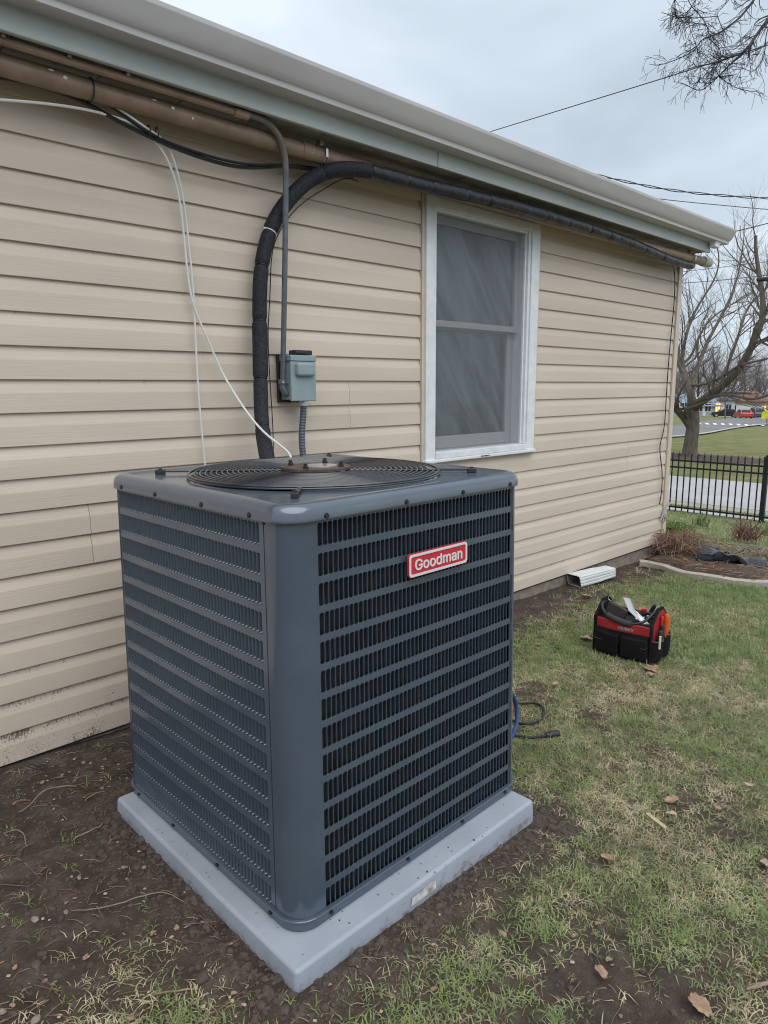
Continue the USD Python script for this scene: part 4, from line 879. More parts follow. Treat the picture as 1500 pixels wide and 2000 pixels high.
clump('dry_plant', 'dry cut ornamental grass clump beside the corner of the house', 'dry plant', 1322, 1094, 520, .30, .0035, (straw_m, twig_pale, red_stem), .55, .55, 1, .6)
clump('dry_plant', 'reddish stems of a dry plant against the foundation corner', 'dry plant', 1283, 1078, 120, .22, .003, (red_stem, straw_m), .6, .4, 2, .4)
clump('dry_plant', 'clump of cut brown stalks leaning right at the back of the bed', 'dry plant', 1455, 1062, 90, .28, .006, (twig_pale, red_stem), .4, .9, 3, .2)
clump('dry_plant', 'low mossy brown clump in front of the cut stalks', 'dry plant', 1462, 1106, 160, .18, .0035, (straw_m, g_olive), .6, .5, 4, .5)
clump('green_plant', 'leafy light green plants sprouting next to the house corner', 'plant', 1318, 1043, 190, .14, .007, (g_lime, g_green), .5, .8, 5, .5)
clump('green_plant', 'dark green shoots at the back edge of the planting bed', 'plant', 1366, 1034, 60, .16, .006, (g_green,), .3, 1.2, 6, .3)
clump('green_plant', 'pale blue green shoots at the far right of the bed', 'plant', 1497, 1052, 40, .18, .007, (g_green,), .3, 1.2, 7, .3)
ms = [[], [], []]
rg = np.random.default_rng(31)
for i in range(1500):
    x, y = rg.uniform(5.02, 6.5), rg.uniform(-2.2, .7)
    if x < 5.6 and y > -.03: continue
    a = rg.uniform(0, 6.28); l = rg.uniform(.03, .16); z = bed_z(x, y) - .03 + rg.uniform(0, .03)
    ms[i % 3].append(tube([[x, y, z], [x + l * math.cos(a), y + l * math.sin(a), z + rg.uniform(-.01, .02)]], rg.uniform(.0015, .004), 4, False))
for k, m_ in enumerate((straw_m, red_stem, twig_pale)):
    obj('mulch_straw', cat_(ms[k]), m_, label=('golden dry straw', 'reddish dry stems', 'pale broken twigs')[k] + ' scattered loosely over the planting bed', cat='mulch', kind='stuff')

# ------------------------------------------------------------------ leaves, chips, twigs, stones that can be told apart
def leaf(seed, size, lobes=5):
    rg = np.random.default_rng(seed); n = 40; a = np.linspace(0, 2 * math.pi, n, endpoint=False)
    r = size * (.62 + .22 * np.abs(np.cos(a * lobes / 2)) + .12 * rg.uniform(-1, 1, n) + .12 * np.cos(a)); x, y = r * np.cos(a), r * .72 * np.sin(a)
    rings = []
    for k in (1., .6, .25):
        z = size * (.10 * np.sin(x * k / size * 2.2 + seed) + .16 * (y * k / size) ** 2 * 2) + size * .06 * rg.uniform(-1, 1, n) * k
        rings.append(np.column_stack([x * k, y * k, z + size * .12]))
    top = loft(rings, cap_last=True); b = top.copy(); b.vertices = b.vertices - [0, 0, .0012]; b.faces = b.faces[:, ::-1]; return cat_([top, b])
for i, (u, v, s, lab, m_) in enumerate([(1268, 1313, .055, 'large tan dry leaf folded on the grass in front of the tool bag', leaf_m), (1274, 1326, .034, 'smaller tan leaf piece just under the large leaf by the bag', leaf_m), (1146, 1254, .045, 'pinkish dry leaf left of the tool bag', leaf_pale), (1145, 1168, .045, 'tan dry leaf near the white downspout piece', leaf_m),
        (1050, 1266, .025, 'small brown leaf on bare soil right of the unit', leaf_m), (1083, 1343, .022, 'small curled tan leaf above the black cord', leaf_pale), (1183, 1683, .022, 'small orange brown leaf in the right foreground grass', leaf_m), (1175, 1912, .022, 'brown leaf near the bottom of the photo', leaf_m),
        (1362, 1972, .035, 'narrow orange brown leaf at the bottom right', leaf_m), (1313, 1572, .03, 'curved tan leaf above the split wood chip', leaf_m), (1318, 1193, .022, 'red brown dry bud behind the orange screwdriver', red_stem), (1460, 1544, .018, 'small pale leaf at the far right in the grass', leaf_pale), (1285, 1290, .025, 'brown leaf under the right end of the tool bag', leaf_m),
        (1308, 1600, .02, 'pale tan leaf beside the split wood chip', wood_chip), (1496, 1699, .025, 'curled pale leaf cut by the right frame edge', leaf_pale), (1400, 1590, .02, 'thin pale leaf right of the chip in the grass', leaf_pale)]):
    c = on_ground(u, v); mm_ = leaf(i, s, 5 if s > .03 else 2); mm_.apply_transform(trimesh.transformations.euler_matrix(RNG.uniform(-.15, .15), RNG.uniform(-.15, .15), RNG.uniform(0, 6.28))); obj('dry_leaf', mm_, m_, at=G(c[0], c[1], .016), smooth=True, label=lab, cat='leaf')
def gstick(name, label, cat, pts, r, m_, lift=.008, n=None):
    q_ = gline(pts, lift, n or max(12, 7 * len(pts))); k = np.linspace(0, 1, len(q_)); q_[:, :2] += .0045 * (meshkit.noise(np.column_stack([k * 9, k * 0 + q_[0, 0] * 50, k * 0]), 3) - .5)[:, None] * [1, -1]; r = r * .72; q_[:, 2] += .006 * np.sin(k * 3.1)
    obj(name, tube(q_, r * (.6 + .4 * np.sin(k * math.pi)), 6), m_, label=label, cat=cat)
a_, b_ = on_ground(1263, 1601), on_ground(1299, 1630)
ch = rbox(-.5, .5, -.5, .5, -.5, .5, .08, 6); ch.apply_scale([np.linalg.norm((b_ - a_)[:2]), .012, .006]); ch.apply_transform(trimesh.transformations.euler_matrix(.2, 0, math.atan2(b_[1] - a_[1], b_[0] - a_[0])))
obj('wood_chip', ch, wood_chip, at=G(*((a_ + b_) / 2)[:2], .020), label='pale split wood sliver lying on the grass at right', cat='wood chip')
gstick('twig', 'long pale wavy root on the bare soil left of the pad', 'twig', [(140, 1785), (190, 1782), (240, 1772), (290, 1763), (320, 1760), (345, 1768), (362, 1774)], .0022, twig_pale)
gstick('twig', 'brown forked stick on the soil near the wall', 'twig', [(36, 1590), (65, 1570), (80, 1555), (100, 1545), (125, 1540), (150, 1540)], .0035, twig_pale)
gstick('twig', 'straight brown twig left of the pad corner', 'twig', [(140, 1648), (170, 1640), (195, 1632), (205, 1622)], .0028, twig_pale)
gstick('twig', 'pale bent twig close to the left pad corner', 'twig', [(166, 1572), (185, 1562), (205, 1557)], .0024, twig_pale)
gstick('twig', 'grey curved root at the left edge of the soil', 'twig', [(8, 1632), (35, 1628), (48, 1640), (52, 1660)], .0025, twig_pale)
gstick('twig', 'thin dry stalk crossing the grass below the pad', 'twig', [(300, 1945), (350, 1940), (380, 1935)], .003, straw_m)
gstick('twig', 'long thin tan root in the bottom left grass', 'twig', [(205, 1910), (192, 1935), (198, 1965), (225, 1985), (262, 1988)], .0018, twig_pale)
gstick('twig', 'brown stick piece in the middle right grass', 'twig', [(1302, 1727), (1306, 1738), (1312, 1756)], .0048, twig_pale)
gstick('twig', 'short brown stick right of the other stick piece', 'twig', [(1331, 1728), (1335, 1738), (1339, 1747)], .0042, twig_pale)
gstick('twig', 'thin pale twig with a curl beside the cord loop', 'twig', [(1015, 1403), (1033, 1412), (1055, 1408), (1073, 1398), (1082, 1385), (1086, 1374)], .0022, twig_pale)
gstick('twig', 'fallen pale branch entering at the lower right edge', 'twig', [(1456, 1938), (1475, 1934), (1500, 1930), (1530, 1926)], .006, twig_pale)
gstick('twig', 'dark tan branched stick above the soil patch at right', 'twig', [(1228, 1405), (1231, 1415), (1240, 1428)], .002, twig_pale)
gstick('twig', 'reddish straw lying near the large leaf', 'twig', [(1212, 1338), (1235, 1337), (1258, 1336)], .0018, red_stem)
gstick('twig', 'thin pale root by the pad label on the dark soil', 'twig', [(905, 1690), (918, 1697), (930, 1716)], .0016, twig_pale)
gstick('twig', 'pale arched straw on the soil in front of the pad', 'twig', [(908, 1822), (925, 1806), (945, 1800), (975, 1803)], .0016, straw_m)
stones = [(122, 1515, .011, 'largest pale stone'), (136, 1509, .009, 'pale stone just right of the largest'), (163, 1489, .013, 'flat grey stone'), (177, 1492, .010, 'white stone'), (205, 1484, .012, 'tan stone'), (242, 1702, .010, 'rounded tan pebble'), (282, 1704, .011, 'tan oval pebble'), (155, 1716, .010, 'pale chip'), (140, 1714, .008, 'small white chip'), (130, 1785, .011, 'tan flat chip'), (12, 1790, .011, 'brown stone at the left edge'), (70, 1995, .016, 'large tan stone at the bottom edge'), (88, 1918, .009, 'small pink pebble'), (103, 1925, .008, 'small tan pebble'), (5, 1982, .013, 'orange stone in the corner'), (70, 1798, .017, 'half buried grey round stone'), (248, 1723, .007, 'tiny pale stone')]
for i, (u, v, r, lab) in enumerate(stones):
    c = on_ground(u, v); s = trimesh.creation.icosphere(2, 1.); r *= .68; vv = np.array(s.vertices) * [r, r * .8, r * .5]; vv += r * .7 * (meshkit.fbm(s.vertices * 1.3 + i, 2, i)[:, None] - .5); s.vertices = vv
    s.apply_transform(trimesh.transformations.rotation_matrix(RNG.uniform(0, 6), [0, 0, 1]))
    obj('pebble', s, stone_m, at=G(c[0], c[1], r * .2), smooth=True, label=lab + ' on the soil left of the pad', cat='stone')

# ------------------------------------------------------------------ grass, soil clods and litter
def blades(n, spread, lmin, lmax, w, lean, seed):
    rg = np.random.default_rng(seed); V, F = [], []
    for i in range(n):
        a = rg.uniform(0, 6.283); rr = spread * math.sqrt(rg.random()); b = np.array([rr * math.cos(a), rr * math.sin(a), -.004]); l = rg.uniform(lmin, lmax)
        h = rg.uniform(0, 6.283); k = np.clip(rg.normal(lean, .25), .1, 1.25); d = np.array([math.cos(h), math.sin(h), 0]); s = np.array([-math.sin(h), math.cos(h), 0]) * w * rg.uniform(.6, 1.2)
        p1 = b + d * l * .5 * k * .7 + [0, 0, l * .5 * (1.05 - .55 * k)]; p2 = b + d * l * k + [0, 0, max(l * (1 - .85 * k) * .9, .004)]
        o = len(V) ; V += [b - s, b + s, p1 - s * .8, p1 + s * .8, p2]; F += [[o, o + 1, o + 3], [o, o + 3, o + 2], [o + 2, o + 3, o + 4]]
    return trimesh.Trimesh(np.array(V), np.array(F), process=False)
def instancer(name, protos, pos, idx, ang, scl, label, cat):
    pi = UsdGeom.PointInstancer.Define(stage, '/World/' + name); paths = []
    for k, (m_, mm_) in enumerate(protos):
        p = usdkit.mesh(stage, f'/World/{name}/{"tuft" if "grass" in name else "piece"}_{k:03d}', m_, mm_, smooth=False); paths.append(p.GetPath())
    pi.CreatePrototypesRel().SetTargets(paths); pi.CreatePositionsAttr(Vt.Vec3fArray.FromNumpy(pos.astype(np.float32))); pi.CreateProtoIndicesAttr(Vt.IntArray.FromNumpy(idx.astype(np.int32)))
    qh = np.column_stack([np.cos(ang / 2), 0 * ang, 0 * ang, np.sin(ang / 2)])
    pi.CreateOrientationsAttr(Vt.QuathArray([Gf.Quath(float(q[0]), 0, 0, float(q[3])) for q in qh])); pi.CreateScalesAttr(Vt.Vec3fArray.FromNumpy(np.repeat(scl[:, None], 3, 1).astype(np.float32)))
    tag(pi, label, cat, kind='stuff')
def seen(p, m_=60):
    d = p - EYE; z = d @ fw; u = 750 + FPX * (d @ rt) / np.maximum(z, .01); v = 1000 - FPX * (d @ up) / np.maximum(z, .01)
    return (z > .2) & (u > -m_) & (u < 1500 + m_) & (v < 2000 + 2 * m_)
rg = np.random.default_rng(5)
def scatter(n, x0, x1, y0, y1):
    x, y = rg.uniform(x0, x1, n), rg.uniform(y0, y1, n); p = np.column_stack([x, y, surf_z(x, y)]); return p[seen(p)]
protos = [(blades(11, .022, .018, .045, .0017, .75, 1), g_green), (blades(10, .026, .015, .042, .0016, .85, 2), g_olive), (blades(10, .03, .02, .05, .0015, 1.0, 3), g_straw), (blades(9, .024, .02, .05, .0018, .6, 4), g_green), (blades(9, .03, .02, .055, .0015, .95, 5), g_straw), (blades(9, .02, .015, .038, .0018, .65, 6), g_lime), (blades(10, .028, .018, .045, .0016, .9, 8), g_olive)]
p = scatter(66000, -.6, 5.0, -2.75, -.03)
c = lawn_cover(p[:, 0], p[:, 1]); keep = (rg.random(len(p)) < c * .75 + .015) & (pad_dist(p[:, 0], p[:, 1]) > .012); p, c = p[keep], c[keep]
f = .55 * fb(p[:, 0], p[:, 1], 1.7, 3, 9) + .45 * fb(p[:, 0], p[:, 1], 7.5, 3, 19) + rg.normal(0, .085, len(p)); gmix = f + .03 * smin(1.5, 4.5, p[:, 0])
idx = np.where(gmix > .545, rg.choice([0, 3, 0, 1, 5], len(p)), np.where(gmix > .45, rg.choice([0, 1, 3, 6, 6, 2], len(p)), rg.choice([1, 2, 4, 2, 4, 6], len(p))))
instancer('grass', protos, p, idx, rg.uniform(0, 6.283, len(p)), rg.uniform(.55, 1.1, len(p)) * (1 + .55 * smin(1.8, 4.5, p[:, 0])), 'patchy mix of green and straw coloured grass around the pad', 'grass')
p2 = np.vstack([scatter(26000, 6.4, 11.7, -3.5, 6), scatter(1, 7, 8, 0, 1)])
idx2 = rg.choice([0, 0, 1, 3, 6, 5, 2], len(p2))
instancer('grass_beyond_bed', protos, p2, idx2, rg.uniform(0, 6.283, len(p2)), rg.uniform(1.3, 2.2, len(p2)), 'greener strip of grass between the planting bed and the fence', 'grass')
def lump(seed, s=(1, .8, .6)):
    m_ = trimesh.creation.icosphere(1, 1.); v = np.array(m_.vertices); v *= .55 + .9 * meshkit.fbm(v * 1.4 + seed * 7, 3, seed)[:, None]; m_.vertices = v * s; return m_
pc = scatter(95000, -.6, 5.0, -2.75, -.01); c = lawn_cover(pc[:, 0], pc[:, 1]); d = pad_dist(pc[:, 0], pc[:, 1])
k = (rg.random(len(pc)) < (1 - .85 * c) * (.12 + .75 * np.exp(-((d - .06) / .08) ** 2) + .15 * (pc[:, 0] < .8))) & (d > .004); pc, d = pc[k], d[k]
instancer('soil_clods', [(lump(1), clod_m), (lump(2, (1, 1, .7)), clod_m), (lump(3, (1.2, .7, .6)), clod_m), (lump(4, (1, .8, .5)), mat('pale_clods', (.10, .075, .058), .95, var=(.06, .045, .036), vscale=60))], pc, rg.choice([0, 1, 2, 0, 1, 2, 3], len(pc)), rg.uniform(0, 6.283, len(pc)), rg.gamma(2.0, .0019, len(pc)) + .0012 + .002 * np.exp(-((d - .06) / .06) ** 2) * rg.random(len(pc)), 'dark crumbly clods of soil around the pad and along the wall', 'soil')
pl_ = scatter(15000, -.6, 5.0, -2.75, -.02); k = pad_dist(pl_[:, 0], pl_[:, 1]) > .03; pl_ = pl_[k] + [0, 0, .003]
stalk = lambda l, r: tube([[-l / 2, 0, .001], [0, .04 * l, .004], [l / 2, 0, .001]], r, 4, False)
chip = lambda a, b: rbox(-a, a, -b, b, 0, .0022, .001, 4)
k = rg.random(len(pl_)) < .42 + .35 * (pl_[:, 0] < .75); pl_ = pl_[k]
instancer('litter', [(stalk(.045, .0008), straw_m), (stalk(.028, .0011), twig_pale), (chip(.005, .002), twig_pale), (stalk(.07, .0008), red_stem), (chip(.0045, .0035), leaf_pale), (leaf(50, .011, 3), leaf_m)], pl_, rg.choice([0] * 7 + [1] * 6 + [2] * 4 + [3] * 4 + [4, 4, 5], len(pl_)), rg.uniform(0, 6.283, len(pl_)), rg.uniform(.5, 1.2, len(pl_)), 'bits of straw, bark and leaf scattered over soil and grass', 'litter')

# ------------------------------------------------------------------ fence
FX, FZ0 = 10.79, ground_z(10.79)
fen = thing('iron_fence', 'black iron picket fence with spear tips beyond the lawn', 'fence', (FX, 0, FZ0))
PY = -2.6151 + (-.12 + 2.6151) * 1.4
for z0, z1 in ((.085, .113), (.735, .763), (.845, .873)):
    obj('rail', rbox(-.013, .013, PY - 4.0, PY + 6.5, z0, z1, .002), iron_m, fen)
y = PY - 2.0
while y < PY + 4.2:
    if abs((y - PY)) > .05:
        tip = trimesh.creation.revolve([(0, 0), (.0085, 0), (.019, .016), (.011, .03), (0, .062)], sections=8)
        tip.apply_translation([0, y, .945]); obj('picket', cat_([bx(-.0085, .0085, y - .0085, y + .0085, .03, .945), tip]), iron_m, fen)
    y += .1
for yy in (PY, PY + 2.5, PY - 2.5, PY + 5):
    pst = obj('post', rbox(-.032, .032, yy - .032, yy + .032, -.2, .985, .003), iron_m, fen)
    obj('post_cap', cat_([rbox(-.037, .037, yy - .037, yy + .037, .9855, 1.0, .003), trimesh.creation.icosphere(2, .022).apply_translation([0, yy, 1.012])]), iron_m, pst)

# ------------------------------------------------------------------ trees
def branch(out, p, d, L_, r, lvl, rg, top, upw=.15, kids=(8, 7, 6), ratio=.5):
    n = 6 if lvl < 2 else 4
    pts = [np.array(p, float)]; d = np.array(d, float); d /= np.linalg.norm(d)
    for i in range(n - 1):
        d = d + rg.normal(0, .16, 3) + [0, 0, upw * .5]; d /= np.linalg.norm(d); pts.append(pts[-1] + d * L_ / (n - 1))
    out[lvl].append((np.array(pts), np.linspace(r, r * .35, n)))
    if lvl >= top: return
    spawn(out, np.array(pts), np.linspace(r, r * .35, n), L_, lvl, rg, top, upw, kids, ratio)
def spawn(out, pts, rad, L_, lvl, rg, top, upw, kids, ratio, start=.2):
    t = np.linspace(0, 1, len(pts))
    for k in range(kids[min(lvl, len(kids) - 1)]):
        a = rg.uniform(start, 1.0); b = np.array([np.interp(a, t, pts[:, i]) for i in range(3)]); rr = np.interp(a, t, rad)
        i = min(int(a * (len(pts) - 1)), len(pts) - 2); d = pts[i + 1] - pts[i]; d /= np.linalg.norm(d) + 1e-9
        s = rg.normal(0, 1, 3); s -= d * (s @ d); s /= np.linalg.norm(s); nd = d * rg.uniform(.4, .9) + s * rg.uniform(.5, .9) + [0, 0, upw]
        branch(out, b, nd, L_ * ratio * rg.uniform(.6, 1.15), rr * rg.uniform(.3, .5), lvl + 1, rg, top, upw, kids, ratio)
def tubes(items, sides): return cat_([tube(p, r, sides, False) for p, r in items])

rg = np.random.default_rng(12)
TD = 27.0
tb = on_ground(1347, 894); TD = float(np.linalg.norm((tb - EYE)[:2]))
PXM = TD / FPX
def tp_(u, v, dd=0.): return at_dist(u, v, TD + dd)
tree = thing('bare_tree', 'large bare tree with spreading limbs on the lawn beyond the fence', 'tree', (0, 0, 0))
trunk = [tb - [0, 0, .15], tp_(1347, 885), tp_(1349, 868), tp_(1352, 845), tp_(1354, 825), tp_(1353, 800), tp_(1352, 785)]
obj('trunk', tube(spline(trunk, 26), np.interp(np.linspace(0, 1, 26), [0, .1, .3, .6, 1], [.34, .27, .235, .215, .18]), 14), bark_m, tree, smooth=True)
limbs = [([(1353, 845, 0), (1335, 815, -.3), (1318, 796, -.8), (1298, 765, -1.5), (1280, 720, -2)], .14, .06),
         ([(1352, 790, 0), (1348, 763, .3), (1337, 733, .8), (1329, 712, 1.2), (1318, 660, 1.6), (1316, 590, 2), (1330, 520, 2.2)], .15, .03),
         ([(1354, 800, 0), (1365, 787, -.2), (1387, 772, -.6), (1407, 756, -1), (1425, 741, -1.3), (1440, 724, -1.6), (1455, 702, -1.8), (1472, 668, -2), (1488, 625, -2), (1490, 585, -2), (1482, 530, -2), (1476, 460, -2)], .165, .045),
         ([(1380, 778, -.6), (1400, 773, -1), (1418, 771, -1.5), (1436, 773, -2), (1455, 777, -2.5), (1474, 779, -3), (1500, 772, -3.4), (1540, 755, -4)], .055, .03),
         ([(1349, 768, .2), (1362, 722, .8), (1380, 672, 1.4), (1402, 630, 1.8), (1427, 580, 2.2), (1445, 520, 2.6), (1452, 470, 2.8)], .085, .02),
         ([(1337, 733, .8), (1334, 690, 1.4), (1345, 640, 2), (1362, 600, 2.4), (1390, 555, 2.8), (1400, 480, 3)], .07, .02),
         ([(1353, 752, .3), (1383, 748, -.4), (1412, 735, -1), (1450, 712, -2), (1500, 700, -2.6), (1545, 670, -3)], .05, .025),
         ([(1407, 756, -1), (1430, 690, -.6), (1447, 640, -.2), (1462, 600, .4), (1500, 560, 1), (1540, 500, 1.5)], .06, .02),
         ([(1329, 712, 1.2), (1352, 690, 2), (1375, 640, 3), (1420, 600, 4), (1475, 570, 5)], .05, .02),
         ([(1472, 668, -2), (1500, 660, -2.5), (1530, 630, -3), (1560, 590, -3.5)], .07, .03)]
out = [[] for _ in range(4)]
for pts, ra, rb in limbs:
    P_ = spline([tp_(*q_) for q_ in pts], 22); R_ = np.linspace(ra, rb, 22)
    obj('limb', tube(P_, R_, 9), bark_m, tree, smooth=True)
    spawn(out, P_, R_, 3.3, 0, rg, 3, .20, (20, 8, 6), .55, .12)
obj('branches', tubes(out[1], 4), bark_m, tree, kind='stuff')
obj('twigs', cat_([tubes(out[2], 3), tubes(out[3], 3)]), twig_m, tree, kind='stuff')

def far_tree(seed, label, H=11., spread=.5):
    rg = np.random.default_rng(seed); out = [[] for _ in range(4)]
    t = thing('distant_tree', label, 'tree', (0, 0, 0))
    tk = spline([[0, 0, -.5], [.1, 0, H * .12], [.05, .1, H * .3], [0, 0, H * .55]], 10)
    obj('trunk', tube(tk, np.linspace(.28, .12, 10), 6), far_twig, t)
    o2 = [[] for _ in range(4)]
    for k in range(13):
        a = rg.uniform(0, 6.28); z = H * rg.uniform(.14, .52); b = [0, 0, z]
        branch(out, b, [math.cos(a) * spread, math.sin(a) * spread, rg.uniform(.45, 1.2)], H * rg.uniform(.38, .55), .10, 0, rg, 3, .16, (7, 6, 6), .55)
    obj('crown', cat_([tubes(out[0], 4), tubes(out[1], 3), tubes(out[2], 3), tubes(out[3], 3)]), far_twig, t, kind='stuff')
    return t
FG = 'distant bare trees behind the far houses'
ftl = 'bare grey tree seen hazily behind the houses'
ft = [far_tree(41, ftl, 11., .8), far_tree(42, ftl, 12., .55)]
spots = [(1335, 165, 1.15), (1395, 170, 1.2), (1460, 176, 1.1), (1362, 175, 1.3), (1428, 185, 1.35), (1500, 170, 1.2), (1318, 150, 1.1), (1480, 178, 1.2), (1410, 200, 1.5), (1345, 205, 1.5), (1480, 205, 1.5), (1300, 180, 1.3), (1530, 175, 1.3), (1378, 215, 1.5), (1446, 220, 1.6)]
def base_at(u, dist):
    d = ray(u, 800); d = d[:2] / np.linalg.norm(d[:2]); x, y_ = EYE[:2] + d * dist; return np.array([x, y_, ground_z(x)])
for i, (u, dist, sc_) in enumerate(spots):
    b = base_at(u, dist)
    if i < 2:
        ft[i].ClearXformOpOrder() if hasattr(ft[i], 'ClearXformOpOrder') else UsdGeom.Xformable(ft[i]).ClearXformOpOrder()
        x = UsdGeom.Xformable(ft[i]); x.AddTranslateOp(opSuffix='b').Set(Gf.Vec3d(*map(float, b))); x.AddScaleOp().Set(Gf.Vec3f(sc_, sc_, sc_)); tag(ft[i], group=FG)
    else: copy_of(ft[i % 2], b, RNG.uniform(0, 6.28), group=FG, scale=sc_)

# overhead branch at the top right, part of a tree that stands right of the frame
ob = thing('overhanging_tree', 'dark bare twigs of a tree hanging into the top right corner', 'tree', (0, 0, 0))
OD = 6.6
def o_p(a, b, dd=0.): return at_dist(1240 + a / 5.77, b / 5.77, OD + dd)
traces = [([(1760, -140, .5), (1500, 215, .2), (1430, 310, .1), (1340, 440, 0), (1250, 560, -.1), (1180, 640, -.1)], .0125, .0085),
          ([(1180, 640, -.1), (1050, 655, -.2), (960, 690, -.2), (850, 720, -.25), (710, 745, -.3), (600, 780, -.3)], .0075, .0028),
          ([(1180, 640, -.1), (1080, 720, 0), (980, 820, .1), (920, 880, .1), (840, 950, .15), (760, 1010, .2), (640, 990, .25), (490, 935, .3)], .006, .002),
          ([(1500, -220, .6), (1340, 0, .3), (1270, 90, .25), (1200, 180, .2), (1080, 280, .1), (1000, 340, 0), (900, 390, -.1), (830, 420, -.15), (760, 450, -.2), (690, 540, -.25), (560, 630, -.3), (420, 690, -.3), (330, 720, -.3), (160, 720, -.3)], .010, .0016),
          ([(430, -200, 0), (450, 0, .1), (455, 120, .1), (470, 200, .1)], .0055, .0035), ([(930, 180, .1), (800, 195, .1), (600, 200, .1), (470, 200, .1)], .003, .002), ([(560, -160, .1), (600, 0, .1), (730, 170, .0), (830, 380, -.1)], .003, .0026),
          ([(1500, 330, .2), (1480, 400, .2), (1460, 600, .25), (1400, 740, .3), (1330, 800, .3), (1240, 780, .3), (1200, 940, .3)], .0035, .0016), ([(580, 190, .1), (650, 400, 0), (700, 560, -.1), (715, 740, -.3)], .0024, .0016), ([(930, 180, .1), (960, 260, .1), (990, 330, 0)], .003, .0025),
          ([(830, 420, -.15), (930, 520, 0), (960, 640, .1), (920, 760, .1), (950, 860, .1), (1020, 920, .1), (1110, 970, .1), (1220, 1020, .2)], .0032, .0015), ([(300, 140, .2), (380, 165, .2), (470, 200, .1)], .0022, .002), ([(1500, 480, .2), (1380, 560, .2), (1180, 620, .2), (960, 680, -.2)], .0028, .002),
          ([(960, 540, 0), (1100, 520, .1), (1250, 500, .2)], .0022, .0014), ([(540, 190, .1), (600, 120, .2), (660, 40, .3), (720, -80, .4)], .003, .002), ([(830, 380, -.1), (800, 280, 0), (700, 260, .1), (560, 250, .1)], .0022, .0014), ([(960, 110, .2), (1060, 0, .3), (1100, -60, .4)], .0024, .002)]
oo = [[] for _ in range(3)]
rg = np.random.default_rng(77)
for pts, ra, rb in traces:
    P_ = spline([o_p(*q_) for q_ in pts], 6 * len(pts)); R_ = np.linspace(ra, rb, len(P_)) * 1.15
    obj('bough', tube(P_, R_, 7), dark_twig, ob, smooth=True)
    ln = float(np.linalg.norm(np.diff(P_, axis=0), axis=1).sum())
    spawn(oo, P_, R_ * 1.2, .30, 0, rg, 2, -.12, (int(8 + 15 * ln), 3), .55, .15)
for a, b, dd in ((470, 200, .1), (950, 860, .1), (950, 700, -.2), (850, 390, -.1), (740, 880, 0), (1390, 610, .2)):
    for k in range(9):
        c0 = o_p(a, b, dd); branch(oo, c0, [*rg.normal(0, 1, 2), rg.normal(-.3, .8)], rg.uniform(.07, .20), .0022, 1, rg, 2, -.1, (2, 2), .5)
obj('twigs', tubes([(p, np.maximum(r, .0015)) for p, r in oo[1] + oo[2]], 4), dark_twig, ob, kind='stuff')
tkb = base_at(2150, 7.6); lim0 = o_p(1760, -140, .5)
obj('trunk', tube(spline([tkb - [0, 0, .2], tkb + [0, 0, 1.6], tkb + [-.05, .1, 3.2], tkb + [.1, .1, 5.2]], 16), np.linspace(.22, .10, 16), 12), bark_m, ob, smooth=True)
j_ = tkb + [-.05, .1, 3.4]
obj('limb', tube(spline([j_, (j_ + lim0) / 2 + [0, 0, .55], lim0 + [0, 0, .08], lim0], 14), np.linspace(.06, .014, 14), 8), dark_twig, ob, smooth=True)
l2 = o_p(1500, -220, .6); obj('limb', tube(spline([j_ + [0, 0, .5], (j_ + l2) / 2 + [0, 0, .7], l2], 14), np.linspace(.05, .011, 14), 8), dark_twig, ob, smooth=True)
l3 = o_p(430, -200, 0); l4 = o_p(560, -160, .1)
obj('limb', tube(spline([l2, (l2 + l4) / 2 + [0, 0, .25], l4, l3], 14), np.linspace(.010, .006, 14), 8), dark_twig, ob, smooth=True)

# ------------------------------------------------------------------ wires, poles, lamp, sign
def wire(label, pts, r=.006, name='overhead_wire'):
    obj(name, tube(spline([at_dist(*p_) for p_ in pts], 40), r, 5), cable_black, label=label, cat='wire')
wire('single thin wire rising from the roof to the twigs at the top right', [(800, 305, 15), (955, 258, 14), (1150, 198, 12.5), (1340, 139, 11), (1600, 55, 9)], .0075)
for k in (0, 1):
    P_ = spline([at_dist(*p_) for p_ in [(1080, 324, 19), (1165, 342, 19), (1290, 368, 20), (1400, 381, 21), (1500, 387, 22), (1620, 388, 23)]], 120); ph = np.linspace(0, 34, 120) + k * math.pi
    P_ = P_ + np.column_stack([0 * ph, .018 * np.cos(ph), .022 * np.sin(ph)])
    obj('overhead_wire', tube(P_, .012, 5), cable_black, label=('upper' if k else 'lower') + ' strand of the thick twisted cable above the gutter end', cat='wire')
wire('thin wire just below the twisted cable', [(1200, 376, 24), (1300, 390, 24), (1400, 400, 25), (1500, 409, 26), (1600, 414, 27)], .012)
wire('thin wire leaving the gutter end towards the right', [(1400, 460, 12), (1440, 451, 12.5), (1500, 436, 13), (1600, 408, 14)], .008)
wire('thin wire crossing the bare tree at lamp height', [(1250, 560, 20), (1335, 553, 20), (1420, 546, 20), (1500, 537, 20), (1600, 528, 20)], .009)
wire('thin wire crossing the bare tree just above the lamp', [(1250, 538, 30), (1400, 523, 30), (1500, 511, 30), (1600, 500, 30)], .011)
lam = thing('street_lamp', 'dark street lamp head reaching in from the right edge', 'street lamp', (0, 0, 0))
lb = base_at(1590, 24.); lh = at_dist(1500, 545, 24.)
obj('pole', tube([lb, [lb[0], lb[1], lh[2] + .15]], [.07, .05], 10), iron_m, lam)
obj('arm', tube(spline([[lb[0], lb[1], lh[2] - .1], [(lb[0] + lh[0]) / 2, (lb[1] + lh[1]) / 2, lh[2] + .12], lh + [0, 0, .02]], 12), .025, 8), iron_m, lam)
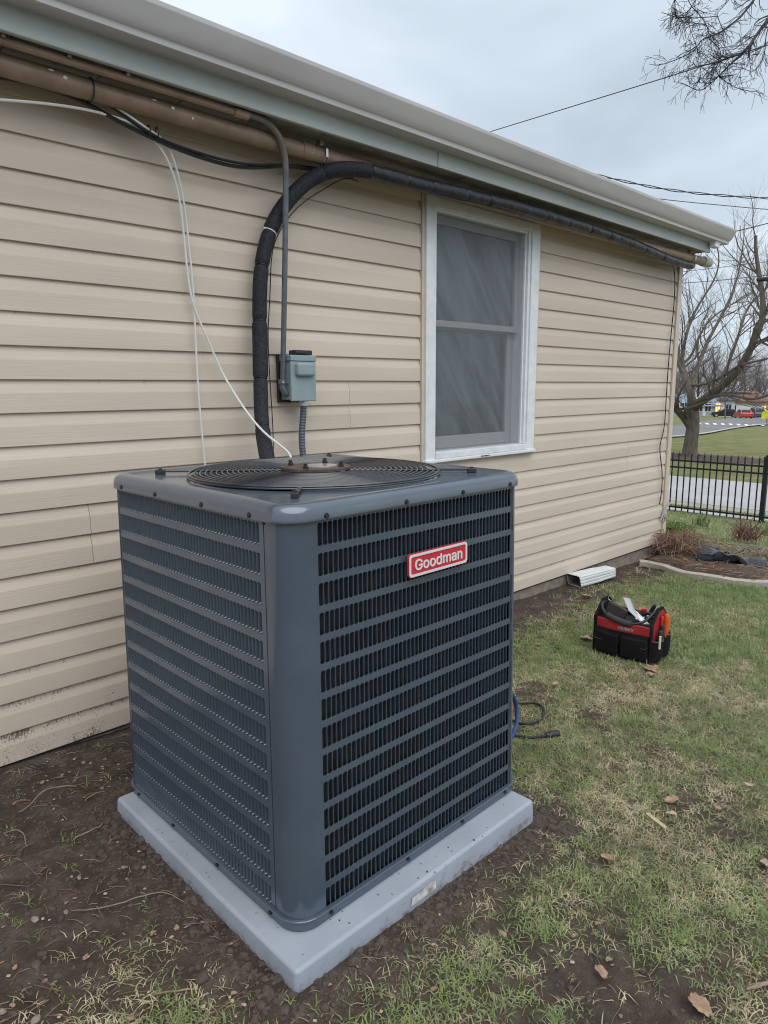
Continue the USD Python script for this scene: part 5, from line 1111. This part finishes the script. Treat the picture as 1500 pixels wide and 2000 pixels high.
hd_ = rbox(-.30, .30, -.10, .10, -.055, .055, .04, 10); a = math.atan2(lb[1] - lh[1], lb[0] - lh[0]); hd_.apply_transform(trimesh.transformations.rotation_matrix(a, [0, 0, 1])); hd_.apply_translation(lh)
obj('lamp_head', hd_, iron_m, lam)
def pole(name, label, cat, u, vb, vt, wpx, m_):
    b = on_ground(u, vb); D = np.linalg.norm((b - EYE)[:2]); t = at_dist(u, vt, D); obj(name, tube([b - [0, 0, .1], t], wpx / 2 * D / FPX, 8), m_, label=label, cat=cat); return D
pole('utility_pole', 'short dark pole between the parked black car and the crosswalk', 'pole', 1416.5, 819, 762, 2.6, twig_m)
D = pole('sign_post', 'tall thin post right beside the bare tree trunk', 'post', 1364, 824, 690, 3, iron_m)
c = at_dist(1366.5, 778, D - .2); s = trimesh.creation.box([.45, .05, .45]); s.apply_transform(trimesh.transformations.euler_matrix(0, math.pi / 4, 0)); s.apply_transform(trimesh.transformations.rotation_matrix(-YAW - .3, [0, 0, 1])); s.apply_translation(c)
obj('white_sign', s, white_plain, label='small white diamond sign on the thin post', cat='sign')
yb = on_ground(1497, 832); YD = float(np.linalg.norm((yb - EYE)[:2])); yc = at_dist(1499, 808, YD)
ys = thing('crossing_sign', 'fluorescent yellow road sign at the right edge beyond the lawn', 'sign', (0, 0, 0))
hw = 8.5 * YD / FPX
pl = trimesh.creation.extrude_polygon(Polygon([(-hw, -hw), (hw, -hw), (hw, .25 * hw), (0, hw), (-hw, .25 * hw)]), .02, engine='earcut'); v = np.array(pl.vertices); dirv = (yc - EYE); dirv[2] = 0; dirv /= np.linalg.norm(dirv); rv = np.array([dirv[1], -dirv[0], 0])
obj('panel', trimesh.Trimesh(yc + v[:, :1] * rv + v[:, 1:2] * [0, 0, 1.] + v[:, 2:] * dirv, pl.faces, process=False), mat('sign_yellow', (.62, .68, .02), .5), ys)
obj('post', tube([yb - [0, 0, .1], yc + dirv * .06 + [0, 0, hw * .8]], .04, 6), conduit_m, ys)

# ------------------------------------------------------------------ far houses and parked cars
def far_house(name, label, u0, u1, v_eave, v_ridge, dist, wall_c, roof_c, hip, wins, extra=None):
    c = base_at((u0 + u1) / 2, dist); d = (c - EYE)[:2]; ang = math.atan2(d[1], d[0]) - math.pi / 2
    w = (u1 - u0) * dist / FPX; he = at_dist((u0 + u1) / 2, v_eave, dist)[2] - c[2]; hr = at_dist((u0 + u1) / 2, v_ridge, dist)[2] - c[2]; dp = 8.
    t = thing(name, label, 'house', c, ang); wm = mat(name + '_wall_' + str(int(u0)), wall_c, .8); rm = mat(name + '_roof_' + str(int(u0)), roof_c, .9, var=tuple(x * .8 for x in roof_c), vscale=2)
    obj('wall', bx(-w / 2, w / 2, 0, dp, -.5, he), wm, t)
    i_ = w * .28 if hip else -.35
    V = np.array([[-w / 2 - .4, -.45, he], [w / 2 + .4, -.45, he], [w / 2 + .4, dp + .4, he], [-w / 2 - .4, dp + .4, he], [-w / 2 + i_, dp / 2, hr], [w / 2 - i_, dp / 2, hr]])
    V2 = V.copy(); V2[:4, 2] += .15; V2[4:, 2] += .12; V[:, 2] += .005
    F = [[0, 1, 5], [0, 5, 4], [2, 3, 4], [2, 4, 5], [1, 2, 5], [3, 0, 4]]
    obj('roof', trimesh.Trimesh(np.vstack([V2, V]), np.vstack([F, np.array(F)[:, ::-1] + 6, [[0, 6, 7], [0, 7, 1], [1, 7, 8], [1, 8, 2], [2, 8, 9], [2, 9, 3], [3, 9, 6], [3, 6, 0]]]), process=False), rm, t)
    for (x, z, ww, hh, kind) in wins:
        x0 = -w / 2 + x * w
        f = obj('garage_door' if kind == 'garage' else 'door' if kind == 'door' else 'window', bx(x0 - ww / 2, x0 + ww / 2, -.06, .01, z, z + hh), white_plain if kind != 'lit' else wood_chip, t)
        if kind in ('win', 'lit'):
            g_ = glow_m if kind == 'lit' else dark_in
            for k in (0, 1): obj('pane', bx(x0 - ww / 2 + .08 + k * (ww / 2 - .04), x0 - .04 + k * (ww / 2 - .04), -.075, -.0605, z + .1, z + hh - .1), g_, f)
        elif kind == 'garage':
            for k in range(3): obj('panel', bx(x0 - ww / 2 + .1, x0 + ww / 2 - .1, -.075, -.0605, z + .08 + k * hh / 3, z + (k + 1) * hh / 3 - .06), white_plain, f)
    return t
glow_m = usdkit.material(stage, L + 'lit_window', {'e': ('emission', dict(color=(1, .55, .2), strength=1.2))}, surface='e.emission')
far_house('grey_house', 'low grey house with pale blue roof left of the tree trunk', 1300, 1347, 797, 772, 138, (.34, .37, .40), (.24, .30, .37), True, [(.72, 1.0, 1.5, 1.5, 'win'), (.35, 1.0, 1.5, 1.5, 'win')])
far_house('grey_house', 'low grey house with blue roof and lit window right of the trunk', 1358, 1402, 794, 778, 142, (.40, .42, .43), (.22, .27, .33), True, [(.25, .9, 1.1, 1.5, 'win'), (.55, .9, 1.1, 1.5, 'win'), (.9, .9, .9, 1.6, 'lit'), (.42, .1, .5, 2.2, 'door')])
far_house('white_house', 'white house with dark roof behind the parked black car', 1392, 1430, 783, 764, 152, (.55, .57, .60), (.09, .095, .12), False, [(.75, 1., 1.1, 1.5, 'win'), (.3, 0., 2.6, 2.2, 'garage')])
far_house('tan_house', 'tan house with red brown roof behind the red car', 1424, 1490, 785, 765, 158, (.50, .43, .33), (.22, .12, .085), True, [(.2, 1., 1.2, 1.4, 'win'), (.55, 0., 4.6, 2.3, 'garage'), (.9, 1., 1., 1.4, 'lit')])
far_house('blue_house', 'pale house half hidden by branches at the right edge', 1488, 1530, 788, 770, 165, (.42, .45, .48), (.20, .22, .26), True, [(.3, .9, 1.2, 1.5, 'win')])
def car(label, u, dist, col, ang, suv=False, name='parked_car'):
    b = base_at(u, dist); t = thing(name, label, 'car', b, ang); cm = mat('car_paint_' + str(int(u)), col, .25, coat=.6)
    h = 1.72 if suv else 1.45; Lc, Wc = 4.6, 1.82
    low = [(-2.3, .35), (-2.28, .80), (-2.15, .95), (-1.0, 1.02 if not suv else 1.08), (1.0, .98), (2.0, .86), (2.25, .72), (2.3, .35), (1.9, .22), (-1.9, .22)]
    cabn = [(-2.1, .9), (-1.55, h - .12), (-.9, h), (.2, h - .02), (.75, h - .25), (1.25, .92)] if suv else [(-1.75, .92), (-1.1, h - .06), (-.4, h), (.3, h - .04), (1.2, .92)]
    def ex(poly, w):
        e = trimesh.creation.extrude_polygon(Polygon(poly).buffer(-.05).buffer(.05), w, engine='earcut'); q_ = np.array(e.vertices); return trimesh.Trimesh(np.column_stack([q_[:, 0], q_[:, 2] - w / 2, q_[:, 1]]), e.faces, process=False)
    obj('body', ex(low, Wc), cm, t); obj('cabin', ex(cabn, Wc - .28), cm, t)
    cp = Polygon(cabn).buffer(-.10); cp = cp.intersection(sbox(-3, .97, 3, 3))
    for s_ in (-1, 1):
        e = ex(list(cp.exterior.coords), .02); e.apply_translation([0, s_ * (Wc / 2 - .14), 0]); obj('side_window', e, dark_in, t)
    for x, nm in ((cabn[-1][0] - .28, 'windscreen'), (cabn[0][0] + .28, 'rear_window')):
        g_ = rbox(-.02, .02, -.62, .62, -.25, .25, .01); g_.apply_transform(trimesh.transformations.rotation_matrix(-.9 if nm == 'windscreen' else .75, [0, 1, 0])); g_.apply_translation([x, 0, 1.2 if not suv else 1.3]); obj(nm, g_, dark_in, t)
    for x in (-1.45, 1.45):
        for s_ in (-1, 1):
            wv = obj('wheel', disc(x, s_ * (Wc / 2 - .10), .33, .33, .22, 18, 'y'), seam_black, t); obj('rim', disc(x, s_ * (Wc / 2 + .015), .33, .2, .02, 12, 'y'), bright_metal, wv)
    for s_ in (-1, 1):
        obj('tail_light', rbox(-2.31, -2.2, s_ * .7 - .15, s_ * .7 + .15, .72, .86, .02), red_badge, t); obj('headlight', rbox(2.12, 2.27, s_ * .68 - .17, s_ * .68 + .17, .64, .75, .02), white_plain, t)
    return t
side = math.atan2(*(-(on_ground(1416, 812) - EYE)[[0, 1]] * [1, -1])[::-1]) if False else math.atan2((on_ground(1416, 812) - EYE)[1], (on_ground(1416, 812) - EYE)[0])
car('black sedan parked side on in front of the white house', 1416, 137, (.012, .013, .018), side + math.pi / 2 + .15)
car('red car parked with its back towards the street crossing', 1453, 127, (.42, .018, .022), side + .22)
car('dark blue sports utility car parked right behind the red car', 1477, 136, (.022, .03, .045), side + .3, True)

mr = [on_ground(1347, 893)]
a_ = np.linspace(0, 2 * math.pi, 40, endpoint=False); rg = np.random.default_rng(3); jag = 1 + .15 * rg.uniform(-1, 1, 40)
rings = [np.column_stack([mr[0][0] + k * jag * np.cos(a_), mr[0][1] + k * 1.5 * jag * np.sin(a_), ground_z(mr[0][0] + k * jag * np.cos(a_)) + h]) for k, h in ((1.9, .004), (1.2, .03), (.3, .07))]
obj('bare_soil', loft(rings), mulch_m, smooth=True, kind='structure')
